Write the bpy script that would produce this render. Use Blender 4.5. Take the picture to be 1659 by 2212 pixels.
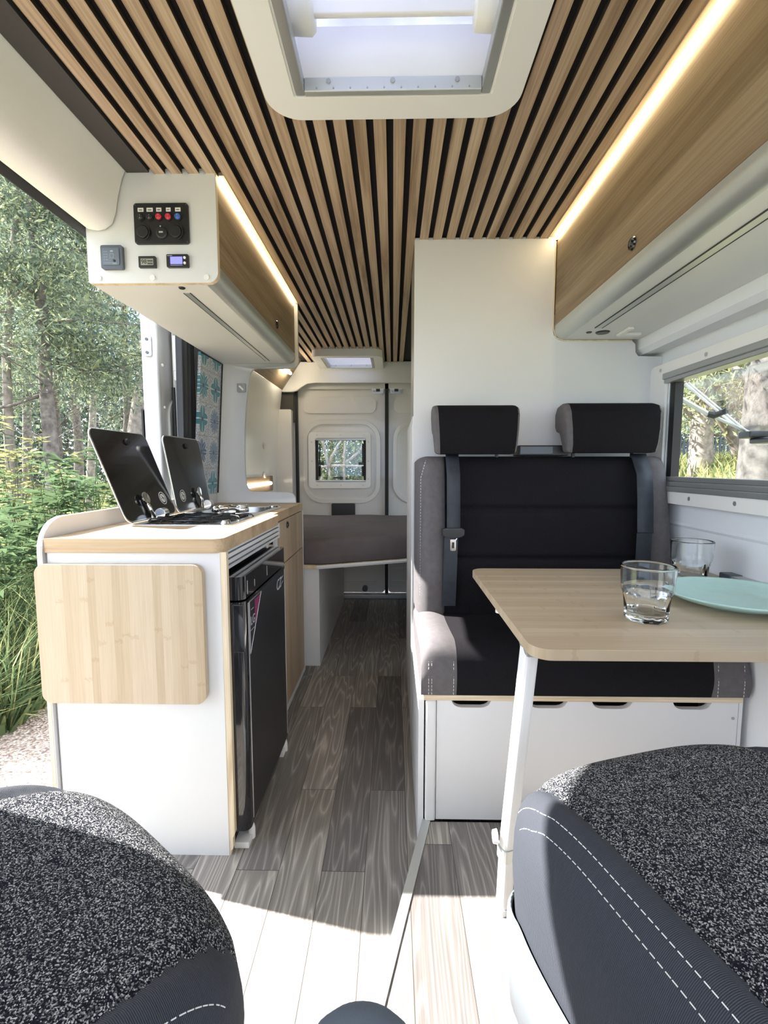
import bpy, math, random
import numpy as np
from mathutils import Vector, Matrix
from mathutils.geometry import tessellate_polygon
R = math.radians
PI = math.pi
random.seed(4)
C = bpy.context.scene.collection
for _o in list(bpy.data.objects): bpy.data.objects.remove(_o)

# ------------------------------------------------------------------ camera, sky, sun, exposure
CAMH = 1.057
F_PX, W_PX, H_PX = 1035.0, 1659, 2212
PITCH = math.atan(98 / F_PX)
YAW = math.atan(19.5 / math.hypot(F_PX, 98))
cd = bpy.data.cameras.new('camera'); cam = bpy.data.objects.new('camera', cd); C.objects.link(cam)
cd.sensor_fit = 'VERTICAL'; cd.sensor_height = 36.0; cd.lens = 36.0 * F_PX / H_PX
cd.clip_start = 0.02; cd.clip_end = 400
cam.location = (0, 0, CAMH); cam.rotation_euler = (PI / 2 - PITCH, 0, YAW)
bpy.context.scene.camera = cam
vs = bpy.context.scene.view_settings
vs.view_transform = 'Standard'; vs.look = 'None'; vs.gamma = 1.0; vs.use_curve_mapping = False
vs.exposure = 2.08

world = bpy.data.worlds.new('sky'); bpy.context.scene.world = world
world.use_nodes = True
nt = world.node_tree; nt.nodes.clear()
out = nt.nodes.new('ShaderNodeOutputWorld'); bg = nt.nodes.new('ShaderNodeBackground')
tc = nt.nodes.new('ShaderNodeTexCoord'); no = nt.nodes.new('ShaderNodeTexNoise'); cr = nt.nodes.new('ShaderNodeValToRGB')
mp = nt.nodes.new('ShaderNodeMapping'); mp.inputs['Scale'].default_value = (1, 1, 2.2)
no.inputs['Scale'].default_value = 2.6; no.inputs['Detail'].default_value = 7
cr.color_ramp.elements[0].position = 0.40; cr.color_ramp.elements[0].color = (0.36, 0.52, 0.78, 1)
cr.color_ramp.elements[1].position = 0.62; cr.color_ramp.elements[1].color = (0.97, 0.98, 1.0, 1)
nt.links.new(tc.outputs['Generated'], mp.inputs['Vector']); nt.links.new(mp.outputs[0], no.inputs['Vector'])
nt.links.new(no.outputs['Fac'], cr.inputs[0]); nt.links.new(cr.outputs[0], bg.inputs['Color'])
bg.inputs['Strength'].default_value = 1.15
nt.links.new(bg.outputs[0], out.inputs['Surface'])

sd = bpy.data.lights.new('sun', 'SUN'); sun = bpy.data.objects.new('sun', sd); C.objects.link(sun)
sd.energy = 6.3; sd.angle = R(0.6); sd.color = (1.0, 0.97, 0.93)
sun.rotation_euler = Vector((-1.065, 0.235, 1.0)).to_track_quat('Z', 'Y').to_euler()
sun.location = (-8, 2, 8)

# ------------------------------------------------------------------ materials
def base_mat(name):
    m = bpy.data.materials.new(name); m.use_nodes = True
    n = m.node_tree; n.nodes.clear()
    o = n.nodes.new('ShaderNodeOutputMaterial'); b = n.nodes.new('ShaderNodeBsdfPrincipled')
    n.links.new(b.outputs[0], o.inputs[0]); return m, n, b
def col(c): return (c[0], c[1], c[2], 1)
def bump(n, b, src, strength=0.2, dist=0.002):
    u = n.nodes.new('ShaderNodeBump'); u.inputs['Strength'].default_value = strength; u.inputs['Distance'].default_value = dist
    n.links.new(src, u.inputs['Height']); n.links.new(u.outputs[0], b.inputs['Normal'])
def coord(n, scale=(1, 1, 1), rot=(0, 0, 0)):
    t = n.nodes.new('ShaderNodeTexCoord'); m = n.nodes.new('ShaderNodeMapping')
    m.inputs['Scale'].default_value = scale; m.inputs['Rotation'].default_value = rot
    n.links.new(t.outputs['Object'], m.inputs['Vector']); return m.outputs[0]
def noise(n, vec, scale, detail=3, rough=0.5, dist=0.0):
    t = n.nodes.new('ShaderNodeTexNoise'); t.inputs['Scale'].default_value = scale
    t.inputs['Detail'].default_value = detail; t.inputs['Roughness'].default_value = rough; t.inputs['Distortion'].default_value = dist
    n.links.new(vec, t.inputs['Vector']); return t.outputs['Fac']
def ramp(n, fac, stops):
    r = n.nodes.new('ShaderNodeValToRGB'); e = r.color_ramp.elements
    while len(e) < len(stops): e.new(0.5)
    for i, (p, c) in enumerate(stops): e[i].position = p; e[i].color = col(c)
    n.links.new(fac, r.inputs[0]); return r.outputs[0]
def mixc(n, fac, a, b, mode='MIX'):
    m = n.nodes.new('ShaderNodeMix'); m.data_type = 'RGBA'; m.blend_type = mode
    for s, v in ((0, fac), (6, a), (7, b)):
        if hasattr(v, 'links'): n.links.new(v, m.inputs[s])
        elif s == 0: m.inputs[0].default_value = v
        else: m.inputs[s].default_value = col(v)
    return m.outputs[2]
def plain(name, c, rough=0.5, metal=0.0, spec=0.5, var=0.04, nscale=6, bmp=0, bscale=300, coat=0):
    m, n, b = base_mat(name)
    v = coord(n); f = noise(n, v, nscale, 3)
    lo = tuple(x * (1 - var) for x in c); hi = tuple(min(1, x * (1 + var)) for x in c)
    n.links.new(ramp(n, f, [(0.3, lo), (0.7, hi)]), b.inputs['Base Color'])
    b.inputs['Roughness'].default_value = rough; b.inputs['Metallic'].default_value = metal
    b.inputs['Specular IOR Level'].default_value = spec; b.inputs['Coat Weight'].default_value = coat
    if bmp: bump(n, b, noise(n, v, bscale, 2), bmp, 0.001)
    return m
def wood(name, stops, axis='Y', grain=1.0, rough=0.5, cathedral=0.5, bmp=0.12):
    m, n, b = base_mat(name)
    s = {'X': (0.9, 14, 14), 'Y': (14, 0.9, 14), 'Z': (14, 14, 0.9)}[axis]
    s2 = {'X': (3, 220, 220), 'Y': (220, 3, 220), 'Z': (220, 220, 3)}[axis]
    f1 = noise(n, coord(n, tuple(k * grain for k in s)), 1.0, 6, 0.6, 0.6)
    f2 = noise(n, coord(n, s2), 1.0, 2, 0.5)
    c1 = ramp(n, f1, stops)
    c2 = ramp(n, f2, [(0.35, (0.72, 0.70, 0.68)), (0.6, (1, 1, 1))])
    n.links.new(mixc(n, cathedral, c1, c2, 'MULTIPLY'), b.inputs['Base Color'])
    b.inputs['Roughness'].default_value = rough; b.inputs['Specular IOR Level'].default_value = 0.35
    bump(n, b, f2, bmp, 0.001); return m
OAK = [(0.30, (0.27, 0.18, 0.11)), (0.45, (0.46, 0.335, 0.225)), (0.6, (0.57, 0.435, 0.305)), (0.75, (0.64, 0.51, 0.375))]
OAKC = [(0.28, (0.13, 0.085, 0.045)), (0.42, (0.25, 0.175, 0.105)), (0.58, (0.34, 0.25, 0.16)), (0.75, (0.41, 0.31, 0.205))]
M = {}
M['oak'] = wood('oak_slat_veneer', OAK, 'Y', 1.6, cathedral=0.8)
M['oakc'] = wood('oak_cabinet_veneer', OAKC, 'Y', 0.9, cathedral=0.75)
M['oakv'] = wood('pale_oak_door_veneer', [(0.3, (0.34, 0.25, 0.16)), (0.5, (0.47, 0.36, 0.25)), (0.7, (0.53, 0.42, 0.30))], 'Z', 0.8)
M['worktop'] = wood('oak_worktop', [(0.3, (0.38, 0.26, 0.15)), (0.5, (0.53, 0.385, 0.235)), (0.7, (0.60, 0.455, 0.295))], 'X', 0.9)
M['ply'] = wood('birch_plywood_edge', [(0.3, (0.50, 0.38, 0.22)), (0.5, (0.74, 0.60, 0.42)), (0.7, (0.82, 0.70, 0.52))], 'X', 4.0, cathedral=0.7)
M['plyz'] = wood('birch_plywood_edge_upright', [(0.3, (0.55, 0.43, 0.27)), (0.5, (0.74, 0.61, 0.43)), (0.7, (0.80, 0.69, 0.52))], 'Z', 3.0)
def bamboo(name, axis, knot=True):
    m, n, b = base_mat(name)
    # strips run along axis ; width 22 mm
    t = n.nodes.new('ShaderNodeTexCoord'); sp = n.nodes.new('ShaderNodeSeparateXYZ'); n.links.new(t.outputs['Object'], sp.inputs[0])
    a, w = (('Z', 'X') if axis == 'Z' else ('X', 'Y'))
    def mth(op, x, y=None):
        k = n.nodes.new('ShaderNodeMath'); k.operation = op
        for i, v in enumerate((x, y)):
            if v is None: continue
            if hasattr(v, 'links'): n.links.new(v, k.inputs[i])
            else: k.inputs[i].default_value = v
        return k.outputs[0]
    strip = mth('FLOOR', mth('DIVIDE', sp.outputs[w], 0.021))
    cmb = n.nodes.new('ShaderNodeCombineXYZ'); n.links.new(strip, cmb.inputs[0])
    wn = n.nodes.new('ShaderNodeTexWhiteNoise'); wn.noise_dimensions = '1D'; n.links.new(strip, wn.inputs['W'])
    c = ramp(n, wn.outputs['Value'], [(0.0, (0.46, 0.355, 0.235)), (0.5, (0.52, 0.41, 0.285)), (1.0, (0.57, 0.46, 0.335))])
    s2 = (260, 1, 8) if axis == 'Z' else (8, 260, 1)
    g = noise(n, coord(n, s2), 1.0, 2)
    c = mixc(n, 0.35, c, ramp(n, g, [(0.35, (0.80, 0.76, 0.70)), (0.6, (1, 1, 1))]), 'MULTIPLY')
    # knots : short dark bands across single strips
    k = mth('ADD', sp.outputs[a], mth('MULTIPLY', wn.outputs['Value'], 5.9))
    k = mth('FRACT', mth('DIVIDE', k, 0.21))
    d = mth('ABSOLUTE', mth('SUBTRACT', k, 0.5))
    jag = noise(n, coord(n, (160, 160, 160)), 1.0, 4)
    d = mth('ADD', d, mth('MULTIPLY', mth('SUBTRACT', jag, 0.5), 0.14))
    wn2 = n.nodes.new('ShaderNodeTexWhiteNoise'); wn2.noise_dimensions = '1D'
    n.links.new(mth('ADD', strip, 77.3), wn2.inputs['W'])
    on = mth('GREATER_THAN', wn2.outputs['Value'], 0.35)
    kf = mth('MULTIPLY', mth('LESS_THAN', d, 0.020), on)
    c = mixc(n, mth('MULTIPLY', kf, 0.30), c, (0.36, 0.24, 0.13))
    n.links.new(c, b.inputs['Base Color']); b.inputs['Roughness'].default_value = 0.42
    return m
M['bamboo_v'] = bamboo('bamboo_board', 'Z'); M['bamboo_h'] = bamboo('bamboo_table', 'X')
M['white'] = plain('white_laminate', (0.70, 0.70, 0.695), 0.45, var=0.012)
M['whitec'] = plain('cool_white_laminate', (0.72, 0.72, 0.72), 0.4, var=0.01)
M['cream'] = plain('cream_painted_metal', (0.70, 0.68, 0.65), 0.28, var=0.015, coat=0.3)
M['plastic'] = plain('white_plastic', (0.83, 0.82, 0.80), 0.35, var=0.01)
M['paint'] = plain('white_vehicle_paint', (0.82, 0.83, 0.85), 0.2, var=0.01, coat=0.6)
M['liner'] = plain('padded_headliner_fabric', (0.80, 0.795, 0.775), 0.85, var=0.02, bmp=0.2, bscale=500)
M['alu'] = plain('brushed_aluminium', (0.60, 0.62, 0.60), 0.42, metal=0.75, var=0.03)
M['alug'] = plain('grey_aluminium_trim', (0.42, 0.43, 0.43), 0.35, metal=0.6)
M['chrome'] = plain('chrome', (0.8, 0.8, 0.8), 0.08, metal=1.0, var=0.01)
M['steel'] = plain('stainless_steel', (0.62, 0.62, 0.61), 0.22, metal=1.0, var=0.03)
M['black'] = plain('black_felt', (0.012, 0.009, 0.010), 0.95, var=0.3, nscale=400)
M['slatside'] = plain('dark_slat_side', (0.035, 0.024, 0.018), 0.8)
M['doorp'] = plain('toned_down_door_paint', (0.42, 0.43, 0.44), 0.25, var=0.01, coat=0.4)  # white paint toned down to grey against the strong outdoor light
M['cabp'] = plain('light_grey_cab_trim', (0.48, 0.47, 0.46), 0.7)
M['dgrey'] = plain('dark_grey_board', (0.060, 0.056, 0.052), 0.8)
M['blkpl'] = plain('black_plastic', (0.018, 0.018, 0.019), 0.35)
M['rubber'] = plain('black_rubber', (0.012, 0.012, 0.013), 0.6)
M['gloss'] = plain('gloss_black_glass', (0.010, 0.010, 0.011), 0.16, spec=0.5, coat=0.15, var=0.02)
M['fridge'] = plain('gloss_black_enamel', (0.010, 0.010, 0.012), 0.07, spec=0.6, coat=0.5, var=0.02)
M['fridgem'] = plain('satin_black_panel', (0.016, 0.017, 0.020), 0.3, spec=0.4, var=0.03)
M['greyfab'] = plain('grey_twill_fabric', (0.115, 0.105, 0.108), 0.9, var=0.10, nscale=60, bmp=0.5, bscale=700)
M['blackfab'] = plain('black_fabric', (0.010, 0.009, 0.011), 0.95, spec=0.15, var=0.35, nscale=500, bmp=0.5, bscale=700)
M['belt'] = plain('navy_black_webbing', (0.022, 0.027, 0.036), 0.6, var=0.2, nscale=40)
M['sheet'] = plain('grey_jersey_sheet', (0.125, 0.105, 0.105), 0.95, var=0.06, nscale=25, bmp=0.3, bscale=60)
M['curt'] = plain('charcoal_curtain_fabric', (0.045, 0.048, 0.056), 0.85, var=0.1)
M['plate'] = plain('mint_ceramic', (0.50, 0.72, 0.66), 0.35, var=0.03, nscale=40)
M['red'] = plain('red_switch_plastic', (0.65, 0.03, 0.06), 0.3)
M['blue'] = plain('blue_switch_plastic', (0.04, 0.13, 0.50), 0.3)
M['slate'] = plain('slate_grey_plastic', (0.085, 0.10, 0.125), 0.4)
M['lcd'] = plain('grey_liquid_crystal', (0.34, 0.35, 0.29), 0.3)
M['label'] = plain('white_label', (0.8, 0.8, 0.78), 0.6)
M['ink'] = plain('dark_print', (0.03, 0.03, 0.03), 0.6)
M['silver'] = plain('silver_print', (0.6, 0.6, 0.62), 0.3, metal=0.4)
M['magenta'] = plain('magenta_sticker', (0.20, 0.02, 0.09), 0.35)
M['thread'] = plain('white_stitching', (0.75, 0.74, 0.70), 0.8)
M['bark'] = plain('pine_bark', (0.15, 0.125, 0.11), 0.95, var=0.5, nscale=14, bmp=0.8, bscale=30)
M['barkl'] = plain('pale_pine_bark', (0.26, 0.22, 0.19), 0.95, var=0.4, nscale=12, bmp=0.8, bscale=26)
M['barkd'] = plain('shade_darkened_bark', (0.085, 0.08, 0.072), 0.95, var=0.6, nscale=9, bmp=0.9, bscale=24)  # bark colour darkened to stand in for shade on the massive trunk
M['fence'] = plain('dark_fence_paint', (0.05, 0.06, 0.075), 0.7)
M['build'] = plain('white_render', (0.75, 0.76, 0.78), 0.8)
def emit(name, c, s):
    m = bpy.data.materials.new(name); m.use_nodes = True; n = m.node_tree; n.nodes.clear()
    o = n.nodes.new('ShaderNodeOutputMaterial'); e = n.nodes.new('ShaderNodeEmission')
    e.inputs[0].default_value = col(c); e.inputs[1].default_value = s; n.links.new(e.outputs[0], o.inputs[0]); return m
M['led'] = emit('warm_led_strip', (1.0, 0.79, 0.46), 5.0)
M['ledw'] = emit('soft_led_tube', (1.0, 0.86, 0.62), 3.0)
M['ledh'] = emit('bright_led_tube', (1.0, 0.88, 0.66), 14.0)
M['screen'] = emit('blue_lit_screen', (0.10, 0.10, 0.75), 1.1)
def glassmat(name, thin=True, c=(1, 1, 1), rough=0.0, gl=0.08):
    m = bpy.data.materials.new(name); m.use_nodes = True; n = m.node_tree; n.nodes.clear()
    o = n.nodes.new('ShaderNodeOutputMaterial')
    if thin:
        t = n.nodes.new('ShaderNodeBsdfTransparent'); t.inputs[0].default_value = col(c)
        g = n.nodes.new('ShaderNodeBsdfGlossy'); g.inputs['Roughness'].default_value = 0.02
        lw_ = n.nodes.new('ShaderNodeLayerWeight'); lw_.inputs[0].default_value = 0.5; f = n.nodes.new('ShaderNodeValToRGB'); f.color_ramp.elements[0].position = .3; f.color_ramp.elements[0].color = (.04, .04, .04, 1); f.color_ramp.elements[1].color = (.5, .5, .5, 1); n.links.new(lw_.outputs['Facing'], f.inputs[0])
        x = n.nodes.new('ShaderNodeMixShader'); n.links.new(f.outputs[0], x.inputs[0]); n.links.new(t.outputs[0], x.inputs[1]); n.links.new(g.outputs[0], x.inputs[2])
        n.links.new(x.outputs[0], o.inputs[0])
    else:
        g = n.nodes.new('ShaderNodeBsdfGlass'); g.inputs[0].default_value = col(c); g.inputs['Roughness'].default_value = rough; g.inputs['IOR'].default_value = 1.47
        n.links.new(g.outputs[0], o.inputs[0])
    return m
M['pane'] = glassmat('acrylic_window_pane', True, (0.93, 0.95, 0.94))
M['tumbler'] = glassmat('clear_tumbler_glass', False, (0.99, 1.0, 1.0))
def translucent(name, c, t=0.5):
    m = bpy.data.materials.new(name); m.use_nodes = True; n = m.node_tree; n.nodes.clear()
    o = n.nodes.new('ShaderNodeOutputMaterial'); d = n.nodes.new('ShaderNodeBsdfDiffuse'); tr = n.nodes.new('ShaderNodeBsdfTranslucent')
    x = n.nodes.new('ShaderNodeMixShader'); x.inputs[0].default_value = t
    v = coord(n); f = noise(n, v, 4, 3)
    cc = ramp(n, f, [(0.3, tuple(k * 0.65 for k in c)), (0.7, tuple(min(1, k * 1.35) for k in c))])
    n.links.new(cc, d.inputs[0]); n.links.new(cc, tr.inputs[0])
    n.links.new(d.outputs[0], x.inputs[1]); n.links.new(tr.outputs[0], x.inputs[2]); n.links.new(x.outputs[0], o.inputs[0]); return m
M['dome'] = translucent('milky_skylight_dome', (0.42, 0.43, 0.50), 0.8)
M['blind'] = translucent('white_pleated_blind', (0.72, 0.73, 0.82), 0.6)
M['needles'] = translucent('grey_green_pine_needles', (0.19, 0.225, 0.155), 0.45)
M['needles2'] = translucent('yellow_green_pine_needles', (0.33, 0.36, 0.20), 0.45)
M['needlesd'] = translucent('dark_pine_needles', (0.10, 0.135, 0.10), 0.35)
M['grassm'] = translucent('green_grass', (0.135, 0.18, 0.085), 0.4)
M['grassy'] = translucent('sunlit_yellow_grass', (0.33, 0.33, 0.15), 0.45)
M['weed'] = translucent('green_weed_leaves', (0.105, 0.155, 0.075), 0.4)
M['shrub'] = translucent('bright_shrub_leaves', (0.24, 0.29, 0.12), 0.5)

def floor_mat():
    m, n, b = base_mat('grey_brown_oak_vinyl')
    t = n.nodes.new('ShaderNodeTexCoord'); mp = n.nodes.new('ShaderNodeMapping')
    mp.inputs['Rotation'].default_value = (0, 0, PI / 2); mp.inputs['Location'].default_value = (0.30, 0.072, 0)
    n.links.new(t.outputs['Object'], mp.inputs['Vector'])
    br = n.nodes.new('ShaderNodeTexBrick'); br.offset = 0.37; br.offset_frequency = 2; br.squash = 1
    br.inputs['Brick Width'].default_value = 0.86; br.inputs['Row Height'].default_value = 0.113
    br.inputs['Mortar Size'].default_value = 0.0009; br.inputs['Mortar Smooth'].default_value = 0.3; br.inputs['Scale'].default_value = 1.0
    br.inputs['Color1'].default_value = (0, 0, 0, 1); br.inputs['Color2'].default_value = (1, 1, 1, 1); br.inputs['Mortar'].default_value = (0.5, 0.5, 0.5, 1)
    br.inputs['Bias'].default_value = 0.0
    n.links.new(mp.outputs[0], br.inputs['Vector'])
    tone = ramp(n, br.outputs['Color'], [(0.0, (0.16, 0.145, 0.135)), (0.45, (0.23, 0.212, 0.198)), (0.8, (0.32, 0.29, 0.25)), (1.0, (0.35, 0.32, 0.29))])
    # swirling cathedral grain, offset per plank
    add = n.nodes.new('ShaderNodeVectorMath'); add.operation = 'ADD'
    sc = n.nodes.new('ShaderNodeVectorMath'); sc.operation = 'SCALE'; sc.inputs['Scale'].default_value = 7.0
    n.links.new(br.outputs['Color'], sc.inputs[0]); n.links.new(t.outputs['Object'], add.inputs[0]); n.links.new(sc.outputs[0], add.inputs[1])
    m2 = n.nodes.new('ShaderNodeMapping'); m2.inputs['Scale'].default_value = (11, 0.9, 1); n.links.new(add.outputs[0], m2.inputs['Vector'])
    nz = n.nodes.new('ShaderNodeTexNoise'); nz.inputs['Scale'].default_value = 1.0; nz.inputs['Detail'].default_value = 2; n.links.new(m2.outputs[0], nz.inputs['Vector'])
    mu = n.nodes.new('ShaderNodeMath'); mu.operation = 'MULTIPLY'; mu.inputs[1].default_value = 32; n.links.new(nz.outputs['Fac'], mu.inputs[0])
    fr = n.nodes.new('ShaderNodeMath'); fr.operation = 'PINGPONG'; fr.inputs[1].default_value = 1.0; n.links.new(mu.outputs[0], fr.inputs[0])
    g = ramp(n, fr.outputs[0], [(0.0, (1.75, 1.75, 1.72)), (0.22, (1.15, 1.15, 1.15)), (0.6, (0.84, 0.83, 0.83))])
    fine = noise(n, coord(n, (260, 5, 1)), 1.0, 2)
    c = mixc(n, 0.8, tone, g, 'MULTIPLY')
    c = mixc(n, 0.55, c, ramp(n, fine, [(0.35, (0.7, 0.7, 0.7)), (0.65, (1.15, 1.15, 1.15))]), 'MULTIPLY')
    c = mixc(n, br.outputs['Fac'], c, (0.05, 0.045, 0.04))
    n.links.new(c, b.inputs['Base Color']); b.inputs['Roughness'].default_value = 0.42; b.inputs['Specular IOR Level'].default_value = 0.35
    bump(n, b, fine, 0.08, 0.001); return m
M['floor'] = floor_mat()
def tweed():
    m, n, b = base_mat('salt_and_pepper_tweed')
    v = coord(n); nz = n.nodes.new('ShaderNodeTexNoise'); nz.inputs['Scale'].default_value = 60; n.links.new(v, nz.inputs['Vector'])
    vo = n.nodes.new('ShaderNodeTexVoronoi'); vo.inputs['Scale'].default_value = 820; n.links.new(v, vo.inputs['Vector'])
    sp = n.nodes.new('ShaderNodeSeparateColor'); n.links.new(vo.outputs['Color'], sp.inputs[0])
    c = ramp(n, sp.outputs[0], [(0.0, (0.006, 0.007, 0.012)), (0.54, (0.014, 0.015, 0.021)), (0.66, (0.07, 0.07, 0.075)), (0.82, (0.22, 0.22, 0.215)), (1.0, (0.50, 0.50, 0.49))])
    n.links.new(c, b.inputs['Base Color']); b.inputs['Roughness'].default_value = 0.95; b.inputs['Specular IOR Level'].default_value = 0.1
    bump(n, b, vo.outputs['Distance'], 0.7, 0.001); return m
M['tweed'] = tweed()
def ribbed():
    m, n, b = base_mat('blue_grey_ribbed_fabric')
    w = n.nodes.new('ShaderNodeTexWave'); w.bands_direction = 'Y'; w.inputs['Scale'].default_value = 210; w.inputs['Distortion'].default_value = 1.2; w.inputs['Detail Scale'].default_value = 2
    n.links.new(coord(n), w.inputs['Vector'])
    n.links.new(ramp(n, w.outputs['Fac'], [(0.2, (0.014, 0.017, 0.025)), (0.8, (0.050, 0.056, 0.070))]), b.inputs['Base Color'])
    b.inputs['Roughness'].default_value = 0.85; bump(n, b, w.outputs['Fac'], 0.5, 0.001); return m
M['rib'] = ribbed()
def tiles():
    m, n, b = base_mat('moroccan_patterned_tiles')
    t = n.nodes.new('ShaderNodeTexCoord'); sp = n.nodes.new('ShaderNodeSeparateXYZ'); n.links.new(t.outputs['Object'], sp.inputs[0])
    def mth(op, *a):
        k = n.nodes.new('ShaderNodeMath'); k.operation = op
        for i, v in enumerate(a):
            if hasattr(v, 'links'): n.links.new(v, k.inputs[i])
            else: k.inputs[i].default_value = v
        return k.outputs[0]
    S = 0.15
    u = mth('DIVIDE', mth('SUBTRACT', sp.outputs['Y'], 2.43), S); v = mth('DIVIDE', mth('SUBTRACT', sp.outputs['Z'], 0.90), S)
    iu, iv = mth('FLOOR', u), mth('FLOOR', v)
    fu, fv = mth('SUBTRACT', mth('FRACT', u), 0.5), mth('SUBTRACT', mth('FRACT', v), 0.5)
    r = mth('SQRT', mth('ADD', mth('MULTIPLY', fu, fu), mth('MULTIPLY', fv, fv)))
    an = mth('ARCTAN2', fv, fu)
    cmb = n.nodes.new('ShaderNodeCombineXYZ'); n.links.new(iu, cmb.inputs[0]); n.links.new(iv, cmb.inputs[1])
    wn = n.nodes.new('ShaderNodeTexWhiteNoise'); n.links.new(cmb.outputs[0], wn.inputs['Vector'])
    petals = mth('ADD', 4, mth('MULTIPLY', 4, mth('FLOOR', mth('MULTIPLY', wn.outputs['Value'], 3))))
    star = mth('ABSOLUTE', mth('COSINE', mth('MULTIPLY', an, mth('MULTIPLY', petals, 0.5))))
    edge = mth('ADD', 0.27, mth('MULTIPLY', star, 0.17))
    ins = mth('LESS_THAN', r, edge)
    ring = mth('LESS_THAN', mth('ABSOLUTE', mth('SUBTRACT', r, edge)), 0.016)
    core = mth('LESS_THAN', r, 0.07)
    ray = mth('MULTIPLY', mth('LESS_THAN', mth('ABSOLUTE', mth('SINE', mth('MULTIPLY', an, mth('MULTIPLY', petals, 0.5)))), 0.16), ins)
    pc = ramp(n, wn.outputs['Value'], [(0.0, (0.05, 0.22, 0.30)), (0.35, (0.09, 0.30, 0.37)), (0.55, (0.06, 0.09, 0.24)), (0.8, (0.14, 0.26, 0.38)), (1.0, (0.09, 0.08, 0.17))])
    bgc = ramp(n, noise(n, coord(n, (230, 230, 230)), 1.0, 2), [(0.40, (0.14, 0.18, 0.26)), (0.50, (0.60, 0.63, 0.68))])
    c = mixc(n, ins, bgc, pc); c = mixc(n, ray, c, (0.60, 0.66, 0.66)); c = mixc(n, ring, c, (0.70, 0.69, 0.66)); c = mixc(n, core, c, (0.05, 0.09, 0.18))
    gr = mth('MAXIMUM', mth('GREATER_THAN', mth('ABSOLUTE', fu), 0.488), mth('GREATER_THAN', mth('ABSOLUTE', fv), 0.488))
    c = mixc(n, gr, c, (0.40, 0.34, 0.29))
    n.links.new(c, b.inputs['Base Color']); b.inputs['Roughness'].default_value = 0.3; return m
M['tiles'] = tiles()
def ground_mat():
    m, n, b = base_mat('dry_ground_and_turf')
    f = noise(n, coord(n), 0.9, 6); g = noise(n, coord(n), 40, 4)
    c = ramp(n, f, [(0.35, (0.20, 0.15, 0.12)), (0.5, (0.16, 0.18, 0.07)), (0.7, (0.26, 0.30, 0.09))])
    c = mixc(n, 0.7, c, ramp(n, g, [(0.35, (0.45, 0.4, 0.4)), (0.6, (1.5, 1.4, 1.35))]), 'MULTIPLY')
    n.links.new(c, b.inputs['Base Color']); b.inputs['Roughness'].default_value = 1; bump(n, b, g, 0.8, 0.02); return m
M['ground'] = ground_mat()
M['gravel'] = None
def gravel():
    m, n, b = base_mat('brown_gravel')
    vo = n.nodes.new('ShaderNodeTexVoronoi'); vo.inputs['Scale'].default_value = 55; n.links.new(coord(n, (1, 1.6, 1)), vo.inputs['Vector'])
    sp = n.nodes.new('ShaderNodeSeparateColor'); n.links.new(vo.outputs['Color'], sp.inputs[0])
    n.links.new(ramp(n, sp.outputs[0], [(0, (0.24, 0.17, 0.14)), (0.5, (0.46, 0.36, 0.30)), (1, (0.66, 0.56, 0.50))]), b.inputs['Base Color'])
    b.inputs['Roughness'].default_value = 1; bump(n, b, vo.outputs['Distance'], 1, 0.02); return m
M['gravel'] = gravel()

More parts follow.
